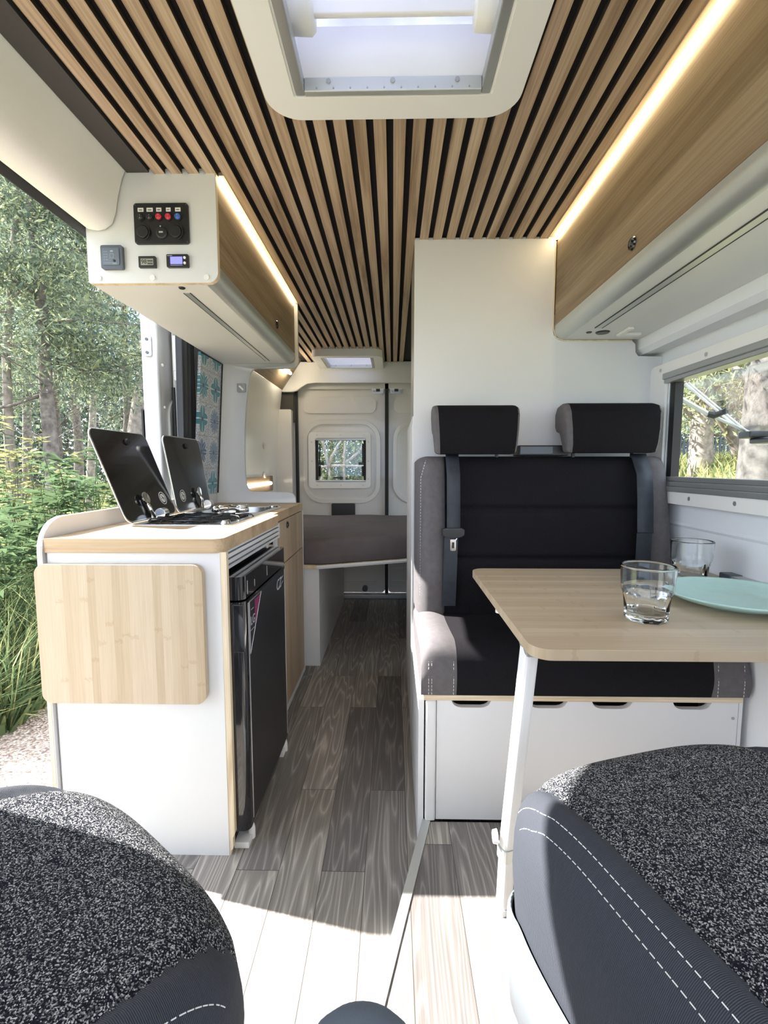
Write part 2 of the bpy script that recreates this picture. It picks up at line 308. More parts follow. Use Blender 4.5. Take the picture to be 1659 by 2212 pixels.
# ------------------------------------------------------------------ mesh helpers
class MB:
    def __init__(s): s.v = []; s.f = []; s.m = []; s.mi = 0
    def add(s, vs, fs):
        k = len(s.v); s.v += [tuple(p) for p in vs]; s.f += [tuple(i + k for i in f) for f in fs]; s.m += [s.mi] * len(fs); return s
    def box(s, x0, x1, y0, y1, z0, z1):
        return s.add([(x0, y0, z0), (x1, y0, z0), (x1, y1, z0), (x0, y1, z0), (x0, y0, z1), (x1, y0, z1), (x1, y1, z1), (x0, y1, z1)],
                     [(0, 3, 2, 1), (4, 5, 6, 7), (0, 1, 5, 4), (1, 2, 6, 5), (2, 3, 7, 6), (3, 0, 4, 7)])
    def prism(s, loops, axis, a0, a1):
        """loops: outer loop then holes, 2D points; X:(y,z) Y:(x,z) Z:(x,y)"""
        if not isinstance(loops[0][0], (tuple, list)): loops = [loops]
        def P(p, a): return {'X': (a, p[0], p[1]), 'Y': (p[0], a, p[1]), 'Z': (p[0], p[1], a)}[axis]
        tris = tessellate_polygon([[Vector((p[0], p[1], 0)) for p in L] for L in loops])
        pts = [p for L in loops for p in L]; n = len(pts)
        s.add([P(p, a0) for p in pts] + [P(p, a1) for p in pts],
              [tuple(t) for t in tris] + [tuple(i + n for i in reversed(t)) for t in tris])
        k = len(s.v) - 2 * n; o = 0
        for L in loops:
            for i in range(len(L)):
                j = (i + 1) % len(L); s.f.append((k + o + i, k + o + j, k + n + o + j, k + n + o + i)); s.m.append(s.mi)
            o += len(L)
        return s
    def tube(s, pts, r, seg=8, caps=True):
        pts = [Vector(p) for p in pts]; rs = r if isinstance(r, (list, tuple)) else [r] * len(pts)
        vs = []; up = None
        for i, p in enumerate(pts):
            t = (pts[min(i + 1, len(pts) - 1)] - pts[max(i - 1, 0)]).normalized()
            if up is None:
                up = t.orthogonal().normalized()
            up = (up - t * up.dot(t)).normalized(); sd_ = t.cross(up)
            for k in range(seg):
                a = 2 * PI * k / seg; vs.append(p + (up * math.cos(a) + sd_ * math.sin(a)) * rs[i])
        fs = []
        for i in range(len(pts) - 1):
            for k in range(seg):
                a, b = i * seg + k, i * seg + (k + 1) % seg; fs.append((a, b, b + seg, a + seg))
        if caps: fs.append(tuple(reversed(range(seg)))); fs.append(tuple(range((len(pts) - 1) * seg, len(pts) * seg)))
        return s.add(vs, fs)
    def lathe(s, prof, c=(0, 0, 0), axis='Z', seg=32, caps=True):
        vs = []
        for r_, h in prof:
            for k in range(seg):
                a = 2 * PI * k / seg; x, y = r_ * math.cos(a), r_ * math.sin(a)
                p = {'Z': (x, y, h), 'Y': (x, h, y), 'X': (h, x, y)}[axis]
                vs.append((p[0] + c[0], p[1] + c[1], p[2] + c[2]))
        fs = []
        for i in range(len(prof) - 1):
            for k in range(seg):
                a, b = i * seg + k, i * seg + (k + 1) % seg; fs.append((a, b, b + seg, a + seg))
        if caps: fs.append(tuple(reversed(range(seg)))); fs.append(tuple(range((len(prof) - 1) * seg, len(prof) * seg)))
        return s.add(vs, fs)
    def grid(s, fn, nu, nv, closed=False):
        vs = [fn(i / nu, j / nv) for j in range(nv + 1) for i in range(nu + 1)]
        fs = [(j * (nu + 1) + i, j * (nu + 1) + i + 1, (j + 1) * (nu + 1) + i + 1, (j + 1) * (nu + 1) + i) for j in range(nv) for i in range(nu)]
        return s.add(vs, fs)
def rr(x0, x1, y0, y1, r, seg=6, corners=(1, 1, 1, 1)):
    """rounded rectangle loop, corners = (x0y0, x1y0, x1y1, x0y1)"""
    P = []
    for (cx, cy, a0, on, px, py) in ((x0 + r, y0 + r, PI, corners[0], x0, y0), (x1 - r, y0 + r, 1.5 * PI, corners[1], x1, y0),
                                     (x1 - r, y1 - r, 0, corners[2], x1, y1), (x0 + r, y1 - r, PI / 2, corners[3], x0, y1)):
        if not on: P.append((px, py)); continue
        for k in range(seg + 1):
            a = a0 + PI / 2 * k / seg; P.append((cx + r * math.cos(a), cy + r * math.sin(a)))
    return P
def obj(name, mb, mats, parent=None, bevel=0, smooth=False, sub=0, seg=2, label=None, loc=None):
    me = bpy.data.meshes.new(name)
    mats = mats if isinstance(mats, (list, tuple)) else [mats]
    me.from_pydata(mb.v, [], mb.f)
    for k in mats: me.materials.append(M[k] if isinstance(k, str) else k)
    if len(mats) > 1:
        for p, i in zip(me.polygons, mb.m): p.material_index = min(i, len(mats) - 1)
    bmfix(me)
    if smooth:
        for p in me.polygons: p.use_smooth = True
    o = bpy.data.objects.new(name, me); C.objects.link(o)
    if parent is not None:
        o.parent = parent
        if parent.type == 'EMPTY' or True:
            w = world_of(parent); o.matrix_parent_inverse = w.inverted()
    if bevel:
        b = o.modifiers.new('bevel', 'BEVEL'); b.width = bevel; b.segments = seg; b.limit_method = 'ANGLE'; b.angle_limit = R(40)
        b.harden_normals = False
        for p in me.polygons: p.use_smooth = True
        w = o.modifiers.new('wn', 'WEIGHTED_NORMAL'); w.keep_sharp = False
    if sub:
        b = o.modifiers.new('sub', 'SUBSURF'); b.levels = sub; b.render_levels = sub
    if label: o['label'] = label
    return o
import bmesh
def bmfix(me):
    bm = bmesh.new(); bm.from_mesh(me); bmesh.ops.recalc_face_normals(bm, faces=bm.faces[:]); bm.to_mesh(me); bm.free()
def objs(name, mbs, mats, **k): return [obj(name, m, mats, **k) for m in mbs]
def world_of(o):
    m = o.matrix_basis.copy()
    if o.parent: m = world_of(o.parent) @ o.matrix_parent_inverse @ m
    return m
def thing(name, label, cat, loc=(0, 0, 0), group=None, rotz=0):
    o = bpy.data.objects.new(name, None); C.objects.link(o); o.empty_display_size = 0.05
    o.location = loc; o.rotation_euler = (0, 0, rotz); o['label'] = label; o['category'] = cat
    if group: o['group'] = group
    return o
def tag(o, label, cat, group=None, kind=None):
    o['label'] = label; o['category'] = cat
    if group: o['group'] = group
    if kind: o['kind'] = kind
    return o
def struct(name, mb, mats, **k):
    o = obj(name, mb, mats, **k); o['kind'] = 'structure'; return o
def dup(o, loc=None, rotz=None, label=None, parent=None):
    c = o.copy(); C.objects.link(c)
    if parent is not None: c.parent = parent
    for ch in [q for q in bpy.data.objects if q.parent == o]: dup(ch, parent=c)
    if loc is not None: c.location = loc
    if rotz is not None: c.rotation_euler = (0, 0, rotz)
    if label: c['label'] = label
    return c
def text(name, s, size, mat, parent, mtx, depth=0.0004, shear=0):
    cu = bpy.data.curves.new('t', 'FONT'); cu.body = s; cu.size = size; cu.extrude = depth; cu.shear = shear; cu.align_x = 'CENTER'; cu.align_y = 'CENTER'
    t = bpy.data.objects.new('t', cu); C.objects.link(t)
    me = bpy.data.meshes.new_from_object(t); bpy.data.objects.remove(t)
    me.transform(mtx); me.materials.clear(); me.materials.append(M[mat])
    o = bpy.data.objects.new(name, me); C.objects.link(o); o.parent = parent; o.matrix_parent_inverse = world_of(parent).inverted(); return o
def frame_of(origin, xdir, ydir):
    x = Vector(xdir).normalized(); y = Vector(ydir).normalized(); z = x.cross(y)
    m = Matrix((x, y, z)).transposed().to_4x4(); m.translation = Vector(origin); return m

# ------------------------------------------------------------------ van shell
ZC = 1.85
HAT1 = (-0.21, 0.206, 0.68, 1.085)      # front hatch opening x0 x1 y0 y1
HAT2 = (-0.50, -0.135, 3.37, 3.73)
struct('floor', MB().box(-0.93, 1.0, -0.6, 3.90, -0.05, 0.0), 'floor')
# raised floor under the dinette, its aisle edge runs diagonally
struct('floor_platform', MB().prism([(0.0945, 1.24), (0.99, 1.24), (0.99, -0.6), (-0.37, -0.6), (-0.025, 0.78)], 'Z', 0.0, 0.08), 'floor')
tr = MB()
for (a, b) in (((0.0945, 1.245), (-0.025, 0.78)), ((-0.025, 0.78), (-0.37, -0.6))):
    d = (Vector(b) - Vector(a)).normalized(); nrm = Vector((-d.y, d.x)) * 0.011
    tr.prism([(a[0] - nrm.x, a[1] - nrm.y), (a[0] + nrm.x, a[1] + nrm.y), (b[0] + nrm.x, b[1] + nrm.y), (b[0] - nrm.x, b[1] - nrm.y)], 'Z', 0.0, 0.0835)
struct('trim_1', tr, 'alu')
hole = lambda h: [(h[0], h[2]), (h[1], h[2]), (h[1], h[3]), (h[0], h[3])]
struct('ceiling', MB().prism([[(-0.72, -0.6), (0.86, -0.6), (0.86, 3.86), (-0.72, 3.86)], hole(HAT1), hole(HAT2)], 'Z', 1.862, 1.880), 'black')
struct('roof', MB().prism([[(-0.99, -0.6), (1.02, -0.6), (1.02, 3.92), (-0.99, 3.92)], hole(HAT1), hole(HAT2)], 'Z', 1.882, 1.93), 'paint')
# slatted oak cladding (one cladding, its slats are pattern)
sl = MB()
for k in range(-16, 10):
    x0 = 0.092 + 0.0463 * k; x1 = x0 + 0.0292
    if k == -17: x0 += 0.012
    segs = [(-0.6, 3.80)]
    if x1 < -0.50: segs = [(-0.6, 1.385), (2.43, 3.80)] if x0 > -0.70 else [(-0.6, 1.385)]
    for h in (HAT1, HAT2):
        ns = []
        for (a, b) in segs:
            if x1 > h[0] - 0.03 and x0 < h[1] + 0.03 and a < h[3] and b > h[2]:
                ns += [(a, h[2] - 0.03), (h[3] + 0.03, b)]
            else: ns.append((a, b))
        segs = [q for q in ns if q[1] > q[0]]
    if x0 > 0.07: segs = [(a, min(b, 1.765)) for a, b in segs]
    for a, b in segs:
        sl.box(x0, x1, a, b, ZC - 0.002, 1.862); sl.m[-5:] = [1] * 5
        sl.prism([(x0, a), (x0 + .0007, a), (x0 + .0007, b), (x0, b)], 'Z', ZC - .003, ZC - .002).prism([(x1 - .0007, a), (x1, a), (x1, b), (x1 - .0007, b)], 'Z', ZC - .003, ZC - .002)
obj('slat_cladding', sl, ['oak', 'slatside'], parent=bpy.data.objects['ceiling'])
struct('trim_2', MB().box(-0.725, -0.664, -0.6, 1.375, 1.852, 1.862), 'dgrey')   # dark board between slats and headliner
struct('trim_13', MB().box(0.5395, 0.575, -0.6, 1.76, 1.852, 1.8615), 'oak')
struct('trim_14', MB().box(-0.4835, -0.4655, 1.388, 2.428, 1.852, 1.8615), 'oak')
# left roof headliner above the sliding door
prof = [(-0.722, 1.862), (-0.735, 1.835), (-0.748, 1.79), (-0.757, 1.745), (-0.768, 1.717), (-0.788, 1.703), (-0.812, 1.700), (-0.838, 1.705), (-0.845, 1.73), (-0.845, 1.862)]
struct('trim_3', MB().prism(prof, 'Y', -0.6, 1.366), 'liner', smooth=False, bevel=0.004)
struct('trim_4', MB().prism([(-0.845, 1.712), (-0.868, 1.700), (-0.885, 1.712), (-0.885, 1.745), (-0.845, 1.745)], 'Y', 0.66, 1.95), 'rubber', bevel=0.004)
struct('trim_15', MB().box(-0.885, -0.850, 0.66, 1.95, 1.745, 1.80), 'rubber')
# left body side : door pillar, header, rear body
lw = MB().prism([[(-1.10, -.25), (0.64, -.25), (0.64, 1.88), (-1.10, 1.88)], [(-0.92, 0.98), (0.30, 0.98), (0.33, 1.02), (0.33, 1.58), (0.28, 1.64), (-0.70, 1.64), (-0.92, 1.30)]], 'X', -0.97, -0.87).box(-0.97, -0.872, 0.64, 2.16, 1.790, 1.88).box(-0.97, -0.935, 2.14, 3.90, -0.25, 1.88)
lw.prism([(.62, 1.30), (.645, 1.30), (.665, 1.45), (.705, 1.56), (.77, 1.66), (.86, 1.74), (.98, 1.80), (.62, 1.80)], 'X', -0.965, -0.90)
lw.box(-0.97, -0.93, 0.64, 2.14, -0.25, -0.002)
struct('wall_left', lw, 'paint')
# cream inner skin beside the bed, leaning in towards the roof
struct('wall_left_rear', MB().prism([(-0.93, 0.0), (-0.905, 0.45), (-0.90, 1.0), (-0.885, 1.35), (-0.85, 1.64), (-0.87, 1.66), (-0.934, 1.64), (-0.934, 0.0)], 'Y', 2.46, 3.72), 'cream', bevel=0.003)
tr = MB()
for z in (1.20, 1.00): tr.lathe([(0.022, -0.897 if z < 1.1 else -0.889), (0.022, -0.883), (0.018, -0.881)], (0, 3.32, z), 'X', 16)
t5 = struct('trim_5', tr, 'cream')
# right body side with window opening (opening y 0.35..1.64, z 1.0..1.36)
rw = MB()
WY0, WY1, WZ0, WZ1 = 0.30, 1.745, 0.985, 1.36
rw.prism([[(-1.10, 0.0), (3.9, 0.0), (3.9, 1.46), (-1.10, 1.46)], [(-0.92, 0.98), (0.05, 0.98), (0.05, 1.40), (-0.85, 1.40)], [(WY0, WZ0), (WY1, WZ0), (WY1, WZ1), (WY0, WZ1)], [(2.50, 0.74), (3.68, 0.74), (3.68, 1.42), (2.50, 1.42)]], 'X', 0.955, 1.0)
rw.prism([(0.955, 1.46), (0.89, 1.455), (0.872, 1.47), (0.868, 1.54), (0.86, 1.88), (1.0, 1.88), (1.0, 1.46)], 'Y', -0.6, 3.9)
M['wallr'] = plain('cool_white_body_panel', (0.80, 0.82, 0.85), 0.4, var=0.01)
struct('wall_right', rw, 'wallr')
bead = MB()
for z in (0.865, 0.70): bead.prism([(0.955, z - 0.008), (0.9505, z), (0.955, z + 0.008)], 'Y', -0.6, 1.72)
obj('pressed_bead', bead, 'wallr', parent=bpy.data.objects['wall_right'])
struct('wall_front', MB().box(-0.97, 1.0, -1.10, -0.95, -0.05, 0.88).box(-0.97, 1.0, -0.90, -0.6, 1.84, 1.93), 'cabp')
struct('floor_cab', MB().box(-0.97, 1.0, -1.0, -0.6, -0.05, 0.0), 'cabp')
# rear end : frame, sill, beam
rb = MB().box(-0.97, -0.755, 3.80, 3.90, 0, 1.88).box(0.75, 1.0, 3.80, 3.90, 0, 1.88).box(-0.97, 1.0, 3.80, 3.90, 1.66, 1.88)
struct('wall_back', rb, 'cream')
# ------------------------------------------------------------------ rear doors
def rear_door(nm, x0, x1):
    d = MB()
    loops = [rr(x0, x1, 0.035, 1.70, 0.03)]
    if nm == 'door_1': loops.append(rr(-0.610, -0.218, 0.939, 1.276, 0.02))
    d.prism(loops, 'Y', 3.83, 3.87)
    o = struct(nm, d, 'cream', bevel=0.004)
    def ring(a0, a1, b0, b1, r, w, y0, y1, name='pressing', fill=False):
        if fill: m = MB().prism(rr(a0, a1, b0, b1, r, 10), 'Y', y0, y1)
        else: m = MB().prism([rr(a0, a1, b0, b1, r, 10), rr(a0 + w, a1 - w, b0 + w, b1 - w, max(0.01, r - w), 10)], 'Y', y0, y1)
        return obj(name, m, 'cream', parent=o, bevel=0.007, seg=3)
    w = x1 - x0
    ring(x0 + 0.04, x1 - 0.07, 1.475, 1.60, 0.05, 0.02, 3.820, 3.831, 'upper_pressing', True)
    ring(x0 + 0.035, x1 - 0.035, 0.765, 1.425, 0.16, 0.035, 3.816, 3.831, 'window_surround_pressing')
    ring(x0 + 0.02, x1 - 0.10, 0.29, 0.62, 0.04, 0.018, 3.822, 3.831, 'lower_pressing')
    ring(x0 + 0.02, x1 - 0.07, 0.13, 0.24, 0.02, 0.006, 3.826, 3.831, 'bottom_pressing')
    return o
d1 = rear_door('door_1', -0.750, -0.064); d2 = rear_door('door_2', -0.036, 0.72)
for o, x0, x1 in ((d1, -0.168, -0.075), (d2, -0.026, 0.070)):
    b = obj('latch_plate', MB().prism(rr(x0, x1, 1.626, 1.684, 0.012), 'Y', 3.815, 3.83), 'steel', parent=o, bevel=0.002)
    cx = (x0 + x1) / 2
    obj('latch_claw', MB().box(cx - 0.012, cx + 0.018, 3.805, 3.818, 1.640, 1.684), 'blkpl', parent=b)
    obj('latch_bolt', MB().lathe([(0.008, 3.808), (0.008, 3.816)], (x0 + 0.018, 0, 1.665), 'Y', 10).lathe([(0.008, 3.808), (0.008, 3.816)], (x0 + 0.02, 0, 1.640), 'Y', 10), 'chrome', parent=b)
obj('door_pull', MB().prism(rr(-0.492, -0.303, 0.60, 0.765, 0.012), 'Y', 3.812, 3.834), 'blkpl', parent=d1)
obj('lower_bolt', MB().lathe([(0.022, 3.78), (0.022, 3.83)], (-0.225, 0, 0.075), 'Y', 14), 'slate', parent=d1)
struct('trim_6', MB().box(-0.0635, -0.0365, 3.80, 3.86, 0.03, 1.70).box(-0.77, -0.751, 3.795, 3.86, 0.03, 1.66), 'rubber')   # door seals
struct('trim_7', MB().box(-0.93, 0.95, 3.76, 3.83, 0.0, 0.034), 'alug', bevel=0.004)                                       # threshold
# shaped beam over the doors
bm_ = [(-0.735, 1.855), (-0.872, 1.655), (-0.868, 1.634), (-0.85, 1.628), (-0.775, 1.628), (-0.74, 1.636), (-0.70, 1.665), (-0.66, 1.688), (-0.60, 1.695), (0.90, 1.695), (0.90, 1.855)]
struct('trim_8', MB().prism(bm_, 'Y', 3.735, 3.76), 'white', bevel=0.006)
# rear corner lining : dark upper panel and white lower box
struct('trim_9', MB().box(-0.93, -0.772, 3.765, 3.80, 1.40, 1.70), 'dgrey')
struct('trim_10', MB().prism(rr(-0.93, -0.778, 0.0, 1.492, 0.01), 'Y', 3.70, 3.763), 'cream', bevel=0.008)

w = bpy.data.objects.new('added_window_3', None); C.objects.link(w); w.location = (0.97, 3.12, 1.10); w['kind'] = 'structure'  # unseen rear side window, added to bring daylight to the bed area
obj('outer_frame', MB().prism([rr(2.46, 3.72, 0.70, 1.45, 0.03), rr(2.50, 3.68, 0.74, 1.42, 0.02)], 'X', 0.938, 0.955), 'plastic', parent=w, bevel=0.004)
obj('pane', MB().box(0.985, 0.988, 2.50, 3.68, 0.74, 1.42), 'pane', parent=w)
# rear window in door_1
w = bpy.data.objects.new('window_2', None); C.objects.link(w); w.location = (-0.414, 3.83, 1.10); w['kind'] = 'structure'
obj('outer_frame', MB().prism([rr(-0.668, -0.176, 0.885, 1.328, 0.03), rr(-0.615, -0.213, 0.934, 1.281, 0.02)], 'Y', 3.802, 3.826), 'plastic', parent=w, bevel=0.006, seg=3)
objs('screw_cap', [MB().lathe([(0.006, 3.7995), (0.006, 3.803)], (x, 0, z), 'Y', 10) for x, z in ((-0.60, 1.305), (-0.414, 1.305), (-0.235, 1.305), (-0.60, 0.91), (-0.414, 0.91), (-0.235, 0.91), (-0.642, 1.25), (-0.642, 1.10), (-0.642, 0.96), (-0.195, 1.25), (-0.195, 1.10), (-0.195, 0.96))], 'alu', parent=w)
obj('blind_cassette', MB().box(-0.612, -0.216, 3.80, 3.82, 1.262, 1.280).box(-0.612, -0.216, 3.80, 3.82, 0.936, 0.950), 'alug', parent=w, bevel=0.003)
obj('rubber_seal', MB().box(-0.612, -0.594, 3.812, 3.85, 0.95, 1.262).box(-0.234, -0.216, 3.812, 3.85, 0.95, 1.262), 'rubber', parent=w)
obj('pane', MB().prism(rr(-0.598, -0.228, 0.948, 1.264, 0.03), 'Y', 3.868, 3.872), 'pane', parent=w)
hd = MB().box(-0.48, -0.40, 3.84, 3.86, 0.962, 0.975).box(-0.425, -0.405, 3.83, 3.86, 0.955, 0.98)
obj('window_catch', hd, 'blkpl', parent=w, bevel=0.003)
for sx in (-1, 1):
    X = -0.414 + sx * 0.172
    obj('stay', MB().tube([(X, 3.85, 1.24), (X, 3.85, 1.09)], 0.006).tube([(X, 3.85, 1.06), (X, 3.85, 0.98)], 0.010).box(X - 0.014 - (0.02 if sx > 0 else 0), X + 0.014 + (0.02 if sx < 0 else 0), 3.84, 3.86, 1.07, 1.092), 'blkpl', parent=w)

# side window
w = bpy.data.objects.new('window_1', None); C.objects.link(w); w.location = (0.92, 1.0, 1.17); w['kind'] = 'structure'
obj('outer_frame', MB().prism([rr(0.20, 1.775, 0.935, 1.405, 0.035), rr(0.30, 1.665, 0.985, 1.360, 0.02)], 'X', 0.918, 0.956), 'plastic', parent=w, bevel=0.006, seg=3)
objs('screw_cap', [MB().lathe([(0.0065, 0.9165), (0.0065, 0.92)], (0, y, z), 'X', 12) for y, z in ((1.70, 1.385), (1.46, 1.385), (1.22, 1.385), (0.98, 1.385), (1.50, 0.958), (1.30, 0.958), (1.10, 0.958))], 'alu', parent=w)
cs = MB()
for z0, z1, x in ((1.335, 1.362, 0.912), (1.348, 1.368, 0.906), (0.975, 0.992, 0.912), (0.992, 1.008, 0.918), (1.008, 1.024, 0.924)): cs.box(x, 0.955, 0.28, 1.668, z0, z1)
obj('blind_cassette', cs, 'alug', parent=w, bevel=0.003)
obj('side_rail', MB().box(0.925, 0.955, 1.655, 1.668, 1.02, 1.34), 'alu', parent=w, bevel=0.002)
obj('rubber_seal', MB().box(0.930, 0.957, 1.628, 1.656, 1.015, 1.345).box(0.957, 0.985, 1.715, 1.742, 1.0, 1.345), 'rubber', parent=w)
obj('inner_jamb', MB().box(0.985, 1.003, 1.715, 1.735, 1.015, 1.34), 'plastic', parent=w)
# top-hung acrylic pane swung outwards
def pane_pt(u, y, off=0.0): return (1.000 + u * 0.26 + off * 0.16, y, 1.335 - u * 0.205 + off * 0.26)
pn = MB(); q = [pane_pt(0, 0.32), pane_pt(0, 1.70), pane_pt(1, 1.70), pane_pt(1, 0.32)]
q2 = [pane_pt(0, 0.32, .02), pane_pt(0, 1.70, .02), pane_pt(1, 1.70, .02), pane_pt(1, 0.32, .02)]
pn.add(q + q2, [(0, 1, 2, 3), (4, 7, 6, 5), (0, 4, 5, 1), (1, 5, 6, 2), (2, 6, 7, 3), (3, 7, 4, 0)])
pane = obj('pane', pn, 'pane', parent=w)
ed = MB().tube([pane_pt(0, 1.70, .02), pane_pt(1, 1.70, .02), pane_pt(1, 0.32, .02)], 0.005, 6)
ed.tube([pane_pt(0, 1.68, .02), pane_pt(0.98, 1.68, .02)], 0.003, 6)
obj('pane_rim', ed, 'plastic', parent=pane)
st = obj('stay', MB().tube([(0.965, 1.69, 1.300), (1.085, 1.69, 1.235)], 0.0085).tube([(1.08, 1.69, 1.238), (1.245, 1.69, 1.165)], 0.006), 'alu', parent=w)
obj('stay_knob', MB().tube([(1.078, 1.688, 1.237), (1.098, 1.685, 1.232), (1.118, 1.675, 1.240), (1.130, 1.67, 1.247)], [0.010, 0.012, 0.009, 0.012], 8), 'blkpl', parent=st)
obj('pane_catch', MB().box(1.185, 1.258, 1.63, 1.69, 1.152, 1.176).box(1.21, 1.268, 1.57, 1.67, 1.134, 1.153), 'blkpl', parent=pane, bevel=0.006)

# ------------------------------------------------------------------ roof hatches
def hatch(h, zf, lab, grow, y1b, name='roof_hatch'):
    t = thing(name, lab, 'skylight', ((h[0] + h[1]) / 2, (h[2] + h[3]) / 2, zf))
    g = grow
    obj('trim_frame', MB().prism([rr(h[0] - g, h[1] + g, h[2] - g, y1b, 0.07, 10), rr(h[0], h[1], h[2], h[3], 0.006, 2)], 'Z', zf, 1.863), 'plastic', parent=t, bevel=0.008, seg=3)
    sh = MB()
    sh.prism([rr(h[0] - .004, h[1] + .004, h[2] - .004, h[3] + .004, 0.006, 2), rr(h[0] + .004, h[1] - .004, h[2] + .004, h[3] - .004, 0.006, 2)], 'Z', zf + 0.004, 1.965)
    obj('shaft', sh, 'plastic', parent=t)
    objs('blind_rail', [MB().box(a_, a_ + .02, h[2], h[3], zf + .002, zf + .03) for a_ in (h[0] + .004, h[1] - .024)], 'alug', parent=t, bevel=0.003)
    b = obj('blind_housing', MB().box(h[0] + 0.024, h[1] - 0.024, h[3] - 0.016, h[3] - .002, zf + 0.0, zf + 0.028), 'alu', parent=t, bevel=0.002)
    objs('rivet', [MB().lathe([(0.0018, h[3] - 0.0175), (0.0018, h[3] - 0.0155)], (x, 0, zf + 0.006), 'Y', 8) for x in np.linspace(h[0] + 0.05, h[1] - 0.05, 10)], 'alug', parent=b)
    objs('screw', [MB().lathe([(0.005, h[3] - 0.0180), (0.005, h[3] - 0.0155)], (h[0] + (h[1] - h[0]) * (x + .04), 0, zf + 0.019), 'Y', 12) for x in (0.14, 0.46, 0.78)], 'alug', parent=b)
    dm = MB()
    def f(u, v):
        x = h[0] - .02 + (h[1] - h[0] + .04) * u; y = h[2] - .02 + (h[3] - h[2] + .04) * v
        return (x, y, 1.968 + 0.035 * (1 - (2 * u - 1) ** 4) * (1 - (2 * v - 1) ** 4))
    dm.grid(f, 14, 14); o = obj('dome', dm, 'dome', parent=t, smooth=True)
    s = o.modifiers.new('s', 'SOLIDIFY'); s.thickness = 0.003
    return t
t = hatch(HAT1, 1.832, 'large square white roof skylight set into the slatted ceiling above the dinette', 0.062, 1.152)
bar = obj('cross_bar', MB().box(-0.16, 0.155, 0.978, 0.990, 1.900, 1.932), 'plastic', parent=t, bevel=0.004)
for x0, x1 in ((-0.205, -0.150), (0.150, 0.203)):
    obj('hinge_housing', MB().lathe([(0.020, x0), (0.034, x0 + 0.004), (0.036, x1 - 0.008), (0.030, x1)], (0, 0.985, 1.912), 'X', 24), 'plastic', parent=t, smooth=True, bevel=0)
hatch(HAT2, 1.800, 'small white roof skylight at the rear above the bed', 0.06, 3.795)

# ------------------------------------------------------------------ overhead cabinets
def quarter(cx, cz, r, a0, a1, n=8): return [(cx + r * math.cos(R(a0 + (a1 - a0) * k / n)), cz + r * math.sin(R(a0 + (a1 - a0) * k / n))) for k in range(n + 1)]
t = thing('overhead_cabinet', 'oak fronted overhead cabinet on the left with switches on its white end panel', 'cabinet', (-0.66, 1.9, 1.565))
ep = MB().prism([(-0.722, 1.861), (-0.484, 1.861)] + quarter(-0.512, 1.592, 0.028, 0, -90) + [(-0.842, 1.564), (-0.846, 1.568), (-0.846, 1.861)], 'Y', 1.370, 1.372)
endp = obj('end_panel', ep, 'white', parent=t)
ep2 = MB().prism([(-0.722, 1.861), (-0.4835, 1.861)] + quarter(-0.512, 1.592, 0.0285, 0, -90) + [(-0.842, 1.5635), (-0.846, 1.567), (-0.846, 1.861)], 'Y', 1.372, 1.386)
obj('plywood_edge', ep2, 'plyz', parent=endp)
objs('screw_cap', [MB().lathe([(0.0075, 1.3665), (0.0075, 1.3705)], (x, 0, 1.577), 'Y', 14) for x in (-0.816, -0.666, -0.516)], 'plastic', parent=endp)
bot = obj('bottom_panel', MB().box(-0.838, -0.525, 1.386, 2.42, 1.566, 1.580), 'white', parent=t)
obj('light_strip', MB().box(-0.617, -0.597, 1.452, 2.36, 1.5645, 1.567), 'alu', parent=bot)
obj('light_strip_edge', MB().box(-0.6175, -0.6155, 1.452, 2.36, 1.5640, 1.5668).box(-0.5985, -0.5965, 1.452, 2.36, 1.5640, 1.5668), 'ink', parent=bot)
obj('push_button', MB().lathe([(0.008, 1.5630), (0.010, 1.566)], (-0.604, 1.412, 0), 'Z', 14), 'blkpl', parent=bot)
al = [(-0.525, 1.566)] + quarter(-0.520, 1.600, 0.034, -90, 0, 10) + [(-0.486, 1.612), (-0.495, 1.612), (-0.525, 1.580)]
obj('aluminium_profile', MB().prism(al, 'Y', 1.386, 2.42), 'alu', parent=t, smooth=False, bevel=0.0005)
dr = obj('door', MB().box(-0.500, -0.486, 1.387, 2.42, 1.613, 1.838), 'oakc', parent=t, bevel=0.001)
obj('push_lock', MB().lathe([(0.016, -0.484), (0.014, -0.480), (0.008, -0.481), (0.006, -0.478)], (0, 2.05, 1.645), 'X', 20), 'fridge', parent=dr)
obj('top_rail', MB().box(-0.505, -0.490, 1.387, 2.42, 1.838, 1.862), 'oakc', parent=t)
obj('back_panel', MB().box(-0.846, -0.838, 1.386, 2.42, 1.566, 1.86), 'white', parent=t)
o = obj('led_strip', MB().box(-0.4855, -0.4775, 1.387, 2.415, 1.841, 1.848), 'led'); tag(o, 'glowing warm light strip along the top of the left overhead cabinet', 'light strip')

t = thing('overhead_cabinet', 'long oak fronted overhead cabinet on the right above the dinette window', 'cabinet', (0.7, 0.9, 1.505))
Y0 = -0.45
al = [(0.605, 1.505)] + quarter(0.604, 1.539, 0.034, 270, 180, 10) + [(0.570, 1.552), (0.580, 1.552), (0.605, 1.520)]
obj('aluminium_profile', MB().prism(al, 'Y', Y0, 1.760), 'alu', parent=t, bevel=0.0005)
bot = obj('bottom_panel', MB().box(0.605, 0.872, Y0, 1.760, 1.505, 1.518), 'whitec', parent=t)
dr = obj('door', MB().box(0.570, 0.584, Y0, 1.760, 1.553, 1.838), 'oakc', parent=t, bevel=0.001)
obj('push_lock', MB().lathe([(0.016, 0.568), (0.014, 0.564), (0.008, 0.565), (0.006, 0.562)], (0, 1.205, 1.585), 'X', 20), 'fridge', parent=dr)
obj('top_rail', MB().box(0.574, 0.589, Y0, 1.760, 1.838, 1.862), 'oakc', parent=t)
obj('light_strip', MB().box(0.653, 0.677, Y0, 1.614, 1.5035, 1.506), 'alu', parent=bot)
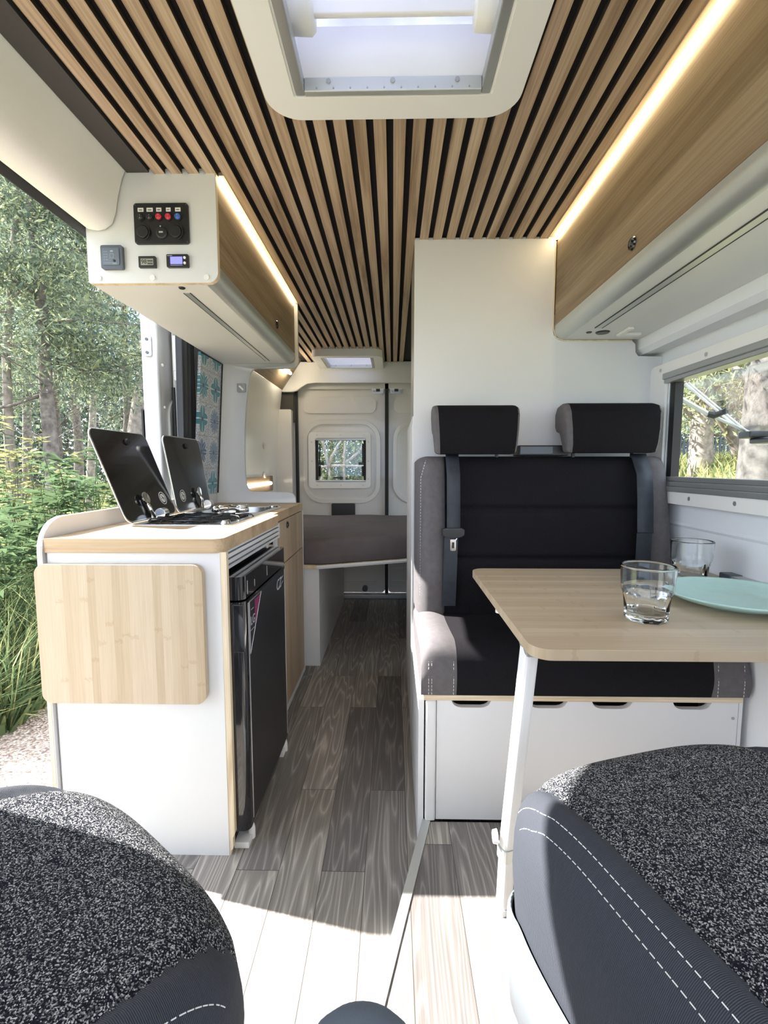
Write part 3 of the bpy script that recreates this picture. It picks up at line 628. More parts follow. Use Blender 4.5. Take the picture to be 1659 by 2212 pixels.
obj('light_strip_edge', MB().box(0.652, 0.655, Y0, 1.614, 1.503, 1.5058).box(0.675, 0.678, Y0, 1.614, 1.503, 1.5058), 'ink', parent=bot)
obj('push_button', MB().lathe([(0.008, 1.502), (0.010, 1.505)], (0.655, 1.665, 0), 'Z', 14), 'blkpl', parent=bot)
obj('round_vent', MB().lathe([(0.020, 1.501), (0.023, 1.505)], (0.70, 1.665, 0), 'Z', 20), 'blkpl', parent=bot)
obj('blind_clip', MB().box(0.76, 0.83, 1.665, 1.69, 1.495, 1.506).box(0.755, 0.775, 1.60, 1.69, 1.496, 1.506), 'plastic', parent=bot, bevel=0.004)
o = obj('led_strip', MB().box(0.5605, 0.5695, Y0, 1.755, 1.841, 1.848), 'led'); tag(o, 'long bright warm light strip along the top of the right overhead cabinet', 'light strip')
# rear left sloping overhead panel with light
o = obj('sloping_wood_panel', MB().prism([(-0.700, 1.862), (-0.852, 1.640), (-0.862, 1.648), (-0.712, 1.866)], 'Y', 2.452, 3.732), 'oakc')
tag(o, 'sloping oak panel under the ceiling over the left side of the bed', 'wall panel')
o = obj('led_tube', MB().tube([(-0.758, 3.40, 1.742), (-0.758, 3.60, 1.742)], 0.011, 12), 'ledh'); tag(o, 'short lit tube light on the sloping oak panel at the rear', 'light')

# ------------------------------------------------------------------ electrics on the end panel
t = thing('switch_panel', 'black switch and socket panel with red and blue buttons on white cabinet end', 'switch panel', (-0.633, 1.370, 1.665))
pb = obj('face_plate', MB().prism(rr(-0.708, -0.558, 1.664, 1.770, 0.008), 'Y', 1.363, 1.3695), 'blkpl', parent=t, bevel=0.001)
for i, (x, mm) in enumerate(zip((-0.688, -0.663, -0.638, -0.612, -0.586), ('blkpl', 'blkpl', 'red', 'red', 'blue'))):
    wd = (0.0078, 0.0085, 0.007, 0.0063, 0.0074)[i]
    lb = obj('label_sticker', MB().box(x - wd, x + wd, 1.3622, 1.3632, 1.7475, 1.7575), 'label', parent=t)
    wr = MB(); n = 5 + (i != 3)
    for k in range(n): a = x - wd * 0.6 + wd * 1.2 * k / n; wr.box(a, a + wd * 0.16, 1.3618, 1.3624, 1.7510, 1.7530)
    obj('printed_word', wr, 'ink', parent=lb)
    b = obj('rocker_switch', MB().lathe([(0.0098, 1.3635), (0.0105, 1.360)], (x, 0, 1.733), 'Y', 22), 'blkpl', parent=t)
    obj('rocker', MB().lathe([(0.0078, 1.3605), (0.0078, 1.357), (0.006, 1.356)], (x, 0, 1.733), 'Y', 22), mm, parent=b)
    mk = MB().box(x - 0.0005, x + 0.0005, 1.3555, 1.3562, 1.7345, 1.7375)
    mk.prism([rr(x - .0014, x + .0014, 1.7275, 1.7312, 0.0012, 3), rr(x - .0008, x + .0008, 1.7282, 1.7305, 0.0007, 3)], 'Y', 1.3555, 1.3562)
    obj('printed_mark', mk, 'silver', parent=b)
for x, kind in ((-0.683, 0), (-0.632, 1), (-0.592, 0)):
    if kind == 0:
        b = obj('socket_cap', MB().lathe([(0.0165, 1.3635), (0.0165, 1.357), (0.0150, 1.355)], (x, 0, 1.694), 'Y', 26), 'blkpl', parent=t, bevel=0.0005)
        arc = [(x + 0.019 * math.cos(a), 1.358, 1.694 + 0.020 * math.sin(a)) for a in np.linspace(1.2, -1.3, 10)]
        obj('strap', MB().tube(arc, 0.0016, 6), 'rubber', parent=b)
    else:
        b = obj('usb_socket', MB().lathe([(0.0155, 1.3635), (0.0155, 1.359), (0.0120, 1.358)], (x, 0, 1.692), 'Y', 26), 'blkpl', parent=t)
        obj('usb_port', MB().box(x - 0.006, x + 0.005, 1.357, 1.3585, 1.6905, 1.6945).box(x - 0.003, x, 1.357, 1.3585, 1.706, 1.709), 'silver', parent=b)
for x in (-0.703, -0.563):
    for z in (1.6685, 1.7655): obj('screw', MB().lathe([(0.0018, 1.3622), (0.0018, 1.3635)], (x, 0, z), 'Y', 8), 'slate', parent=t)
t = thing('heater_control', 'square slate grey control unit at lower left of the white cabinet end', 'control panel', (-0.771, 1.370, 1.60))
obj('housing', MB().prism(rr(-0.802, -0.742, 1.598, 1.660, 0.005), 'Y', 1.358, 1.3695), 'slate', parent=t, bevel=0.003)
fp = obj('face_plate', MB().prism(rr(-0.797, -0.750, 1.607, 1.652, 0.004), 'Y', 1.3562, 1.3585), plain('slate_face', (0.12, 0.145, 0.18), 0.35), parent=t)
mk = MB()
for k, z in enumerate((1.642, 1.635, 1.628, 1.621)): mk.lathe([(0.0012, 1.3556), (0.0012, 1.3563)], (-0.790, 0, z), 'Y', 8); mk.box(-0.787, -0.782 + 0.001 * (k % 2), 1.3557, 1.3563, z - 0.0006, z + 0.0006)
mk.prism([[(-0.775, 1.625), (-0.765, 1.625), (-0.765, 1.637), (-0.775, 1.637)], [(-0.774, 1.626), (-0.766, 1.626), (-0.766, 1.636), (-0.774, 1.636)]], 'Y', 1.3557, 1.3563)
mk.box(-0.792, -0.756, 1.3557, 1.3563, 1.6125, 1.6131).box(-0.768, -0.757, 1.3557, 1.3563, 1.6095, 1.6110).box(-0.774, -0.766, 1.3557, 1.3563, 1.6410, 1.6455)
obj('printed_mark', mk, plain('pale_slate_print', (0.30, 0.36, 0.42), 0.5), parent=fp)
obj('button', MB().lathe([(0.0035, 1.3565), (0.003, 1.3545)], (-0.764, 0, 1.6185), 'Y', 14), 'blkpl', parent=t)
t = thing('thermometer_display', 'small black framed grey digital display below the switch panel', 'display', (-0.677, 1.370, 1.602))
obj('housing', MB().prism(rr(-0.700, -0.653, 1.602, 1.632, 0.002), 'Y', 1.362, 1.3695), 'blkpl', parent=t, bevel=0.001)
s = obj('screen', MB().box(-0.6935, -0.6590, 1.3612, 1.3622, 1.608, 1.625), 'lcd', parent=t)
text('digits', '98', 0.016, 'ink', s, frame_of((-0.6845, 1.3609, 1.6165), (1, 0, 0), (0, 0, 1)), 0.0002)
mk = MB()
for z in (1.619, 1.612):
    for k in range(4): mk.box(-0.6745 + 0.0036 * k, -0.672 + 0.0036 * k, 1.3608, 1.3612, z - 0.002, z + 0.002)
obj('small_digits', mk, 'ink', parent=s)
t = thing('battery_monitor', 'small black monitor with a lit blue screen and two round buttons', 'display', (-0.592, 1.370, 1.602))
obj('housing', MB().prism(rr(-0.622, -0.562, 1.602, 1.636, 0.003), 'Y', 1.361, 1.3695), 'blkpl', parent=t, bevel=0.001)
obj('screen', MB().box(-0.611, -0.578, 1.3600, 1.3611, 1.610, 1.629), 'screen', parent=t)
for z in (1.6265, 1.6125): obj('button', MB().lathe([(0.0038, 1.3611), (0.0034, 1.3590)], (-0.5715, 0, z), 'Y', 14), 'plastic', parent=t)
mk = MB()
for k in range(6): mk.box(-0.6195 + 0.0024 * k, -0.6178 + 0.0024 * k, 1.3604, 1.3611, 1.6312, 1.6330)
mk.box(-0.611, -0.578, 1.3602, 1.3611, 1.6063, 1.6073)
obj('printed_word', mk, 'silver', parent=t)

# ------------------------------------------------------------------ wardrobe partition behind the bench
wp = [(0.0695, 0.0), (0.0695, 1.20), (0.0745, 1.245), (0.0745, 1.855), (0.566, 1.855), (0.566, 1.60)] + [(0.566 + 0.038 - 0.038 * math.cos(a), 1.540 - 0.038 * math.sin(a)) for a in np.linspace(0, PI / 2, 7)] + \
     [(0.845, 1.502), (0.858, 1.49), (0.860, 1.462), (0.870, 1.448), (0.955, 1.446), (0.955, 0.0)]
t = thing('partition_panel', 'tall white partition panel standing behind the black bench seat', 'partition', (0.4, 1.77, 0))
obj('front_sheet', MB().prism([(x, z) for x, z in wp], 'Y', 1.762, 1.780), 'white', parent=t, bevel=0.0015)
obj('side_panel', MB().box(0.0715, 0.0885, 1.781, 2.44, 0.0, 1.24), 'white', parent=t)
obj('upper_side_panel', MB().box(0.0765, 0.092, 1.781, 2.10, 1.24, 1.853), 'alug', parent=t)
obj('edge_band', MB().tube([(0.566, 1.7605, 1.838), (0.566, 1.7605, 1.545), (0.577, 1.7605, 1.512), (0.604, 1.7605, 1.502), (0.845, 1.7605, 1.502)], 0.0022, 6), 'plyz', parent=t)
# rear right : side of bed area

# ------------------------------------------------------------------ kitchen unit
KY = 1.206
t = thing('kitchen_cabinet', 'white kitchen cabinet in the open side doorway with pale oak doors', 'kitchen cabinet', (-0.67, 1.8, 0))
fp = obj('end_panel', MB().box(-0.894, -0.4445, KY, KY + 0.0012, 0.0, 0.838), 'white', parent=t)
obj('plywood_edge', MB().prism([(-0.894, 0.0), (-0.4405, 0.0), (-0.4405, 0.012), (-0.434, 0.02), (-0.434, 0.05), (-0.4285, 0.062), (-0.4285, 0.838), (-0.894, 0.838)], 'Y', KY + 0.0012, KY + 0.018), 'plyz', parent=fp)
sp = MB().prism([(KY - 0.012, 0.0), (KY - 0.012, 0.84)] + [(KY + 0.073 - 0.085 * math.cos(a), 0.840 + 0.083 * math.sin(a)) for a in np.linspace(0, PI / 2, 10)] + [(2.425, 0.923), (2.425, 0.0)], 'X', -0.9115, -0.8975)
obj('back_panel', sp, 'white', parent=t, bevel=0.001)
spe = MB().prism([[(KY - 0.013, 0.0), (KY - 0.013, 0.84)] + [(KY + 0.073 - 0.086 * math.cos(a), 0.840 + 0.084 * math.sin(a)) for a in np.linspace(0, PI / 2, 10)] + [(2.425, 0.924), (2.425, 0.921)] + [(KY + 0.075 - 0.084 * math.cos(a), 0.840 + 0.081 * math.sin(a)) for a in np.linspace(PI / 2, 0, 10)] + [(KY - 0.009, 0.0)]], 'X', -0.9095, -0.9000)
obj('plywood_edge', spe, 'plyz', parent=t)
obj('carcass', MB().box(-0.895, -0.885, 1.23, 2.42, 0.02, 0.836).box(-0.895, -0.47, 1.755, 1.775, 0.02, 0.836).box(-0.885, -0.47, 1.775, 2.42, 0.05, 0.07).box(-0.885, -0.47, 1.775, 2.42, 0.65, 0.66), 'white', parent=t)
vg = obj('vent_grille', MB().prism([[(1.262, 0.779), (1.868, 0.779), (1.868, 0.8355), (1.262, 0.8355)]] + [[(1.272, z), (1.860, z), (1.860, z + 0.0055), (1.272, z + 0.0055)] for z in (0.787, 0.8035, 0.820)], 'X', -0.453, -0.447), 'whitec', parent=t)
obj('vent_recess', MB().box(-0.480, -0.4545, 1.262, 1.868, 0.785, 0.83), 'slate', parent=vg)
obj('edge_strip', MB().box(-0.475, -0.4585, 1.869, 1.876, 0.0, 0.836).box(-0.475, -0.4585, 2.412, 2.425, 0.0, 0.836), 'white', parent=t)
dr = obj('door', MB().box(-0.475, -0.460, 1.878, 2.410, 0.652, 0.833), 'oakv', parent=t, bevel=0.0015)
obj('push_lock', MB().lathe([(0.015, -0.459), (0.013, -0.455), (0.007, -0.456), (0.005, -0.452)], (0, 2.06, 0.806), 'X', 20), 'blkpl', parent=dr)
obj('door', MB().box(-0.475, -0.460, 1.735, 2.410, 0.018, 0.647), 'oakv', parent=t, bevel=0.0015)
obj('plinth', MB().box(-0.470, -0.4565, 1.735, 2.412, 0.0, 0.016), 'whitec', parent=t)

wt = MB()
HOB = (-0.828, -0.500, 1.470, 2.170)
cr_ = [(-0.897, 1.200), (-0.462, 1.200)] + [(-0.462 + 0.026 * math.sin(a), 1.226 - 0.026 * math.cos(a)) for a in np.linspace(0.2, PI / 2, 7)] + [(-0.436, 1.800), (-0.442, 1.822), (-0.462, 1.832), (-0.462, 2.428), (-0.897, 2.428)]
wt.prism([cr_, rr(HOB[0] + .02, HOB[1] - .02, HOB[2] + .02, HOB[3] - .02, 0.03)], 'Z', 0.8365, 0.8735)
o = obj('worktop', wt, 'worktop', bevel=0.002); tag(o, 'pale oak kitchen worktop with rounded corners on the white cabinet', 'worktop')

# folding bamboo board hung on the cabinet end
t = thing('folding_table_board', 'square bamboo board with rounded corners hung on the white kitchen end panel', 'board', (-0.70, 1.195, 0.443))
obj('board', MB().prism(rr(-0.912, -0.482, 0.443, 0.810, 0.026, 8), 'Y', 1.180, 1.1985), 'bamboo_v', parent=t, bevel=0.0025)
obj('hinge', MB().box(-0.86, -0.80, 1.1985, 1.206, 0.77, 0.80).box(-0.58, -0.52, 1.1985, 1.206, 0.77, 0.80), 'steel', parent=t)

# fridge
FX = -0.392
t = thing('mini_fridge', 'small glossy black fridge built in beneath the kitchen worktop', 'fridge', (-0.63, 1.47, 0.0))
obj('cabinet', MB().box(-0.86, -0.447, 1.232, 1.712, 0.045, 0.765), 'fridge', parent=t, bevel=0.008, seg=3)
tp = MB()
tp.prism([(-0.447, 1.226)] + quarter(FX - 0.022, 1.248, 0.022, -90, 0) + quarter(FX - 0.02, 1.692, 0.02, 0, 90) + [(-0.447, 1.712)], 'Z', 0.706, 0.768)
top = obj('top_cover', tp, 'fridge', parent=t, bevel=0.004, seg=3)
dd = MB().prism([(-0.445, 1.226)] + quarter(FX - 0.020, 1.246, 0.020, -90, 0) + quarter(FX - 0.012, 1.700, 0.012, 0, 90) + [(-0.445, 1.712)], 'Z', 0.055, 0.700)
door = obj('door', dd, 'fridge', parent=t, bevel=0.003, seg=3)
obj('door_sheet', MB().prism(rr(1.262, 1.695, 0.062, 0.694, 0.006), 'X', FX - 0.002, FX + 0.0006), 'fridgem', parent=door)
obj('door_edge_trim', MB().box(FX - 0.001, FX + 0.0018, 1.690, 1.6935, 0.07, 0.690).box(FX - 0.001, FX + 0.0012, 1.260, 1.2625, 0.07, 0.690), 'silver', parent=door)
obj('handle', MB().box(-0.4245, -0.3925, 1.2225, 1.2285, 0.565, 0.695).box(-0.4245, -0.418, 1.2205, 1.23, 0.565, 0.695), 'fridge', parent=door, bevel=0.002)
stk = MB().add([(FX + .0008, 1.268, .690), (FX + .0008, 1.385, .690), (FX + .0008, 1.268, .545)], [(0, 2, 1)]).add([(FX + .0012, 1.268, .690), (FX + .0012, 1.385, .690), (FX + .0012, 1.268, .545)], [(0, 1, 2)])
s = obj('sticker', stk, 'fridgem', parent=door)
bd = MB().tube([(FX + .0014, 1.268, .690), (FX + .0014, 1.385, .690), (FX + .0014, 1.268, .545), (FX + .0014, 1.268, .690)], 0.0011, 5)
obj('sticker_border', bd, 'silver', parent=s)
obj('sticker_panel', MB().prism([(1.318, .684), (1.378, .684), (1.318, .612)], 'X', FX + .001, FX + .0016), 'magenta', parent=s)
text('brand_mark', 'LG', 0.036, 'silver', s, frame_of((FX + .002, 1.296, .632), (0, 1, 0), (0, 0, 1)), 0.0003)
obj('printed_mark', MB().box(FX + .001, FX + .0016, 1.276, 1.310, .606, .608).box(FX + .001, FX + .0016, 1.282, 1.306, .663, .665), 'silver', parent=s)
text('script_mark', 'CZ', 0.050, 'silver', door, frame_of((FX + .0012, 1.605, .655), (0, 1, 0), (0, 0, 1)), 0.0003, 0.25)
obj('script_underline', MB().prism([(1.60, .637), (1.665, .652), (1.665, .6545), (1.60, .640)], 'X', FX + .001, FX + .0016).prism([(1.635, .664), (1.668, .670), (1.668, .673), (1.635, .667)], 'X', FX + .001, FX + .0016), 'silver', parent=door)
obj('indicator', MB().box(FX - .001, FX + .0008, 1.258, 1.2605, .715, .752).box(FX - .001, FX + .0008, 1.325, 1.327, .72, .74).box(FX - .001, FX + .0008, 1.46, 1.462, .72, .75), 'silver', parent=top)
for y in (1.26, 1.68):
    obj('foot', MB().box(-0.440, -0.398, y - 0.03, y + 0.02, 0.0, 0.018).lathe([(0.010, 0.0), (0.010, 0.030), (0.006, 0.046)], (-0.402, y + 0.012, 0), 'Z', 12), 'plastic', parent=t, bevel=0.002)

# hob and sink
t = thing('hob_and_sink', 'stainless hob and sink set into the worktop with two raised black glass lids', 'hob', (-0.67, 1.85, 0.8735))
x0, x1, y0, y1 = HOB
obj('steel_surround', MB().prism([rr(x0, x1, y0, y1, 0.035, 8), rr(x0 + .03, x1 - .03, 1.505, 1.80, 0.03, 6), rr(x0 + .05, x1 - .03, 1.86, y1 - .04, 0.05, 6)], 'Z', 0.872, 0.8765), 'steel', parent=t, bevel=0.0015)
hb = obj('hob_tray', MB().box(x0 + .02, x1 - .02, 1.495, 1.81, 0.845, 0.852), 'blkpl', parent=t)
for cx, cy, r_ in ((-0.725, 1.60, 0.036), (-0.600, 1.71, 0.046)):
    b = obj('burner', MB().lathe([(r_, 0.852), (r_, 0.862), (r_ * .8, 0.868), (0.01, 0.869)], (cx, cy, 0), 'Z', 28), 'alug', parent=hb)
    obj('burner_cap', MB().lathe([(r_ * .75, 0.869), (r_ * .7, 0.875), (0.005, 0.876)], (cx, cy, 0), 'Z', 28), 'blkpl', parent=b)
gr = MB()
for cx, cy in ((-0.725, 1.60), (-0.600, 1.71)):
    for k in range(6):
        a = k * PI / 3 + 0.3
        gr.tube([(cx + .10 * math.cos(a), cy + .10 * math.sin(a), .870), (cx + .085 * math.cos(a), cy + .085 * math.sin(a), .884), (cx + .03 * math.cos(a), cy + .03 * math.sin(a), .886)], .0028, 6)
    gr.tube([(cx + .1 * math.cos(a), cy + .1 * math.sin(a), .872) for a in np.linspace(0, 2 * PI, 25)], .0028, 6)
for yy in np.linspace(1.53, 1.78, 6): gr.tube([(x0 + .04, yy, .882), (x1 - .04, yy, .882)], .0028, 6)
for xx in (x0 + .045, -0.67, x1 - .045): gr.tube([(xx, 1.52, .880), (xx, 1.79, .880)], .0028, 6)
obj('pan_support', gr, 'blkpl', parent=t, smooth=True)
bs = MB()
def basin(u, v):
    a = 2 * PI * u; lv = v
    hx, hy = (x1 - .03 - x0 - .05) / 2, (y1 - .04 - 1.86) / 2
    cx, cy = (x1 - .03 + x0 + .05) / 2, (y1 - .04 + 1.86) / 2
    k = (abs(math.cos(a)) ** 4 + abs(math.sin(a)) ** 4) ** -0.25
    sc = (1 - 0.10 * min(1, lv / .7)) if lv < .7 else 0.90 * (1 - (lv - .7) / .3 * .92)
    z = 0.876 - 0.075 * math.sin(min(1, lv / .75) * PI / 2)
    return (cx + hx * k * math.cos(a) * sc, cy + hy * k * math.sin(a) * sc, z)
bs.grid(basin, 48, 14); o = obj('basin', bs, 'steel', parent=t, smooth=True)
dn = obj('drain', MB().lathe([(0.028, .812), (0.028, .818), (.018, .820)], (-0.67, 2.02, 0), 'Z', 24), 'chrome', parent=o)
# folded tap and mixer ring lying at the front edge
tp = obj('tap', MB().lathe([(0.026, .8765), (.026, .892), (.022, .896)], (-0.605, 1.905, 0), 'Z', 24).tube([(-0.605, 1.905, .890), (-0.64, 1.86, .897), (-0.665, 1.81, .897)], [.010, .011, .013], 12), 'chrome', parent=t, smooth=True)
obj('tap_head', MB().lathe([(.004, .884), (.014, .888), (.017, .898), (.010, .908), (.003, .910)], (-0.672, 1.795, 0), 'Z', 20), 'chrome', parent=tp, smooth=True)
obj('mixer_ring', MB().lathe([(0.020, .8955), (.024, .899), (.024, .904), (.018, .906)], (-0.605, 1.905, 0), 'Z', 24), 'chrome', parent=tp, smooth=True)
obj('overflow_cap', MB().lathe([(0.022, .8765), (.020, .880), (.006, .881)], (-0.545, 2.17, 0), 'Z', 24), 'chrome', parent=t)
kn = obj('knob', MB().lathe([(0.017, .8765), (.015, .884), (.012, .886)], (-0.535, 1.515, 0), 'Z', 20), 'chrome', parent=t)
LEAN = [0.11]
def lidpt(u, y, off=0.0):
    # u along the lid height, hinged at the back edge, leaning outwards
    return (-0.820 - LEAN[0] * u - off * 0.96, y, 0.884 + 0.290 * u - off * 0.27)
def lid(ya, yb, cut_near, cy, hy, lbl):
    L = rr(0, 1, ya, yb, 0.03, 6)   # u in 0..1 is ~0.31 m, so squash the radius in u
    def loop(): 
        P = []
        for u, y in rr(0, .309, ya, yb, 0.028, 6, corners=(1, 1, 1, 1)): P.append((u / .309, y))
        return P
    lp = loop(); g = MB(); n = len(lp)
    if cut_near is not None: lp = [(u, y + cut_near * (1 - u)) if y < (ya + yb) / 2 else (u, y) for u, y in lp]
    g.add([lidpt(u, y, -0.003) for u, y in lp] + [lidpt(u, y, 0.003) for u, y in lp], [tuple(range(n)), tuple(reversed(range(n, 2 * n)))] + [(i, (i + 1) % n, n + (i + 1) % n, n + i) for i in range(n)])
    o = obj('glass_lid', g, 'gloss', parent=t, bevel=0.0006, seg=1, label=lbl)
    e = MB().tube([lidpt(u, y) for u, y in lp + lp[:1]], 0.0034, 6, caps=False)
    obj('lid_rim', e, 'steel', parent=o, smooth=True)
    kb = lidpt(.885, (ya + yb) / 2 + .02, -0.004)
    obj('rubber_stop', MB().lathe([(0.011, 0), (.010, .007), (.005, .009)], kb, 'X', 18), 'rubber', parent=o, smooth=False)
    c = Vector(lidpt(.20, cy, -0.0040)); ux = Vector((0, 1, 0)); uy = (Vector(lidpt(1, 0)) - Vector(lidpt(0, 0))).normalized()
    fr = frame_of(c, ux, uy)
    m = MB().lathe([(.024, 0.0003), (.024, .0012), (.0215, .0012), (.0215, .0003)], seg=36, caps=False).lathe([(.0165, .0003), (.0165, .0010)], seg=36).add([], [])
    me = obj('round_emblem', m, 'label', parent=o); me.data.transform(fr)  # plain white stands in for the bright reflection on the chrome
    m2 = MB().tube([(-.012, -.002, .0014), (0, .002, .0014), (.012, -.002, .0014)], .0009, 5).tube([(-.006, .009, .0014), (.007, -.009, .0014)], .0009, 5)
    me = obj('emblem_mark', m2, 'ink', parent=me); me.data.transform(fr)
    # hinge : chrome arm disc and round barrel
    hc = Vector(lidpt(.22, hy, -0.012))
    h = MB(); h.lathe([(.003, 0), (.021, 0.001), (.021, .006), (.003, .007)], seg=26)
    q = obj('hinge_disc', h, 'chrome', parent=o, smooth=False, bevel=0.0005); q.data.transform(frame_of(hc, (0, 1, 0), uy))
    obj('hinge_arm', MB().tube([hc, hc + Vector((.012, .004, -.030)), Vector((-0.808, hy + .010, .884))], [.007, .0075, .008], 10), 'chrome', parent=q, smooth=True)
    obj('hinge_barrel', MB().lathe([(.003, hy + .008), (.019, hy + .008), (.019, hy + .040), (.003, hy + .040)], (-0.788, 0, .898), 'Y', 26), 'chrome', parent=q, bevel=.001)
lid(1.452, 1.788, None, 1.725, 1.590, 'black glass lid over the hob')
LEAN[0] = 0.048
lid(1.800, 2.130, None, 1.865, 2.000, 'black glass lid over the sink')

# tall end panel with cut-out
ct = [(-0.512, 1.5430), (-0.680, 1.5430), (-0.700, 1.537), (-0.714, 1.520), (-0.724, 1.46), (-0.738, 1.36), (-0.748, 1.25), (-0.752, 1.13), (-0.752, 1.04), (-0.748, .965), (-0.738, .942), (-0.716, .930), (-0.530, .926), (-0.508, .918), (-0.498, .903), (-0.496, .874)]
outer = [(-0.900, .874), (-0.885, 1.20), (-0.850, 1.566), (-0.835, 1.70), (-0.720, 1.858), (-0.471, 1.858), (-0.471, 1.590)] + quarter(-0.512, 1.584, 0.041, 0, -90)[:]
t = thing('tall_side_panel', 'white side panel with a large curved cut-out standing on the far worktop end', 'side panel', (-0.7, 2.44, .874))
obj('panel', MB().prism(outer + ct, 'Y', 2.429, 2.447), 'white', parent=t, bevel=0.001)
o = obj('light_switch', MB().prism(rr(-0.778, -0.736, 1.428, 1.470, .004), 'Y', 2.420, 2.4285), plain('beige_grey_switch', (.27, .26, .24), .35), bevel=.001)
tag(o, 'small square beige switch on the tall white side panel', 'switch')
obj('toggle', MB().prism([(-0.770, 1.455), (-0.764, 1.460), (-0.744, 1.440), (-0.748, 1.434)], 'Y', 2.417, 2.4205), 'plastic', parent=o, bevel=.001)

# patterned tile panel, curtain, door pillar
tp = MB().add([(-0.852, 2.165, 1.565), (-0.852, 2.425, 1.565), (-0.895, 2.425, .925), (-0.895, 2.165, .925), (-0.864, 2.165, 1.565), (-0.864, 2.425, 1.565), (-0.909, 2.425, .925), (-0.909, 2.165, .925)],
              [(0, 1, 2, 3), (7, 6, 5, 4), (0, 4, 5, 1), (1, 5, 6, 2), (2, 6, 7, 3), (3, 7, 4, 0)])
t = thing('tile_panel', 'blue and white patterned tile panel beside the curtain above the far worktop', 'splashback', (-0.85, 2.25, .925))
obj('tiles', tp, 'tiles', parent=t)
obj('black_edging', MB().tube([(-0.853, 2.165, 1.563), (-0.849, 2.425, 1.563), (-0.892, 2.425, .925)], .003, 6), 'rubber', parent=t)
cu = MB()
def cur(u, v):
    z = 1.70 - v * .80; y = 2.055 + .150 * u; wv = .016 * math.sin(u * 2 * PI * 3.2 + .8) * (0.7 + .3 * v) + .006 * math.sin(u * 23 + v * 3)
    return (-0.905 + wv - 0.012 * v, y + .01 * math.sin(v * 4) * u, z)
cu.grid(cur, 60, 12)
o = obj('curtain', cu, 'curt', smooth=True); tag(o, 'dark charcoal curtain gathered beside the open side doorway', 'curtain')
q = o.modifiers.new('s', 'SOLIDIFY'); q.thickness = .004
# slid-open side door seen through the doorway
DY = .0
t = thing('sliding_door', 'white slid-open van side door edge with a latch plate outside the doorway', 'van door', (-1.08, 2.3, -.2))
dpro = MB()
dpro.prism([(-1.085, 2.60), (-1.085, 2.015), (-1.076, 1.998), (-1.030, 1.990), (-1.022, 1.984), (-1.006, 1.984), (-1.000, 1.994), (-1.000, 2.60)], 'Z', -.22, 1.80)
dpro.v = [(x, y, z) for x, y, z in dpro.v]
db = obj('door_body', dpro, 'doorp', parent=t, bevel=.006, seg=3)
_before = set(bpy.data.objects)
obj('window_seal', MB().box(-1.091, -1.084, 2.000, 2.02, -.1, 1.30), 'rubber', parent=db)
lp = obj('latch_plate', MB().prism(rr(-1.062, -1.026, 1.515, 1.597, .008), 'Y', 1.980, 1.992), 'steel', parent=t, bevel=.002); 
obj('latch_bolt', MB().lathe([(.007, 1.981), (.006, 1.976)], (-1.044, 0, 1.583), 'Y', 14).lathe([(.007, 1.981), (.006, 1.976)], (-1.044, 0, 1.529), 'Y', 14), 'slate', parent=lp)
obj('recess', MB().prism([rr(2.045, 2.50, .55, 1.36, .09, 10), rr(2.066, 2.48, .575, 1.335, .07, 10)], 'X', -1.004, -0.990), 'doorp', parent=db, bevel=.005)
obj('plug', MB().lathe([(.006, -1.0), (.005, -.996)], (0, 2.02, 1.31), 'X', 10).lathe([(.007, -1.0), (.006, -.996)], (0, 2.015, 1.485), 'X', 10), 'plastic', parent=db)
obj('guide_bracket', MB().lathe([(.012, 1.43), (.012, 1.47)], (-0.965, 2.07, 0), 'Z', 12).box(-0.975, -0.955, 2.06, 2.09, 1.47, 1.62), 'plastic', parent=t, bevel=.003)
for _o in [db] + [q_ for q_ in bpy.data.objects if q_ not in _before]: _o.data.transform(Matrix.Translation((.022, .045, 0)))
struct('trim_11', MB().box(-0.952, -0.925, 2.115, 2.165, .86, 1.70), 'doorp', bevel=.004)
struct('trim_12', MB().tube([(-0.958, 2.116, -.2), (-0.958, 2.114, 1.40)], .007, 8), 'rubber')

# wall light in the bed area
t = thing('wall_light', 'long lit tube light in an oak recess low on the wall beside the bed', 'light', (-0.9, 3.2, .93))
obj('backplate', MB().prism(rr(2.84, 3.56, .880, .990, .02), 'X', -0.9015, -0.894), 'oakc', parent=t)
obj('tube', MB().tube([(-0.886, 2.84, .938), (-0.886, 3.46, .938)], .0125, 12), 'ledw', parent=t, smooth=True)

# ------------------------------------------------------------------ bed
t = thing('bed_base', 'white bed base with a slanting front edge across the rear of the van', 'bed base', (-0.3, 3.1, 0))
obj('board', MB().prism([(-0.90, 2.46), (-0.62, 2.46), (-0.398, 2.415), (-0.372, 2.418), (0.0885, 2.605), (0.71, 2.70), (0.71, 3.70), (-0.90, 3.70)], 'Z', .532, .552), 'plyz', parent=t, bevel=.001)
obj('board_edge', MB().tube([(-0.390, 2.412, .542), (-0.368, 2.4165, .542), (0.0885, 2.602, .542)], .0095, 6), 'whitec', parent=t)
obj('front_support', MB().prism([(-0.80, 0)] + [(-0.386, 0)] + quarter(-0.416, .511, .030, 0, 90) + [(-0.80, .541)], 'Y', 2.458, 2.476), 'whitec', parent=t, bevel=.001)
obj('side_support', MB().box(-0.402, -0.386, 2.476, 3.70, 0, .531), 'whitec', parent=t)
mt = MB()
NB = 40
def mat_out(u):
    # outline of mattress, front edge slants
    P = [(-0.88, 2.465), (-0.62, 2.468), (-0.392, 2.425), (-0.36, 2.432), (0.0885, 2.615), (0.70, 2.71), (0.70, 3.70), (-0.88, 3.70)]
    return P
Pm = mat_out(0)
cx, cy = -0.15, 3.1
lv = []
zs = [(.553, .985), (.560, 1.0), (.60, 1.004), (.655, 1.0), (.674, .990), (.683, .972), (.687, .93), (.688, .6), (.688, .2)]
pts = []
dens = []
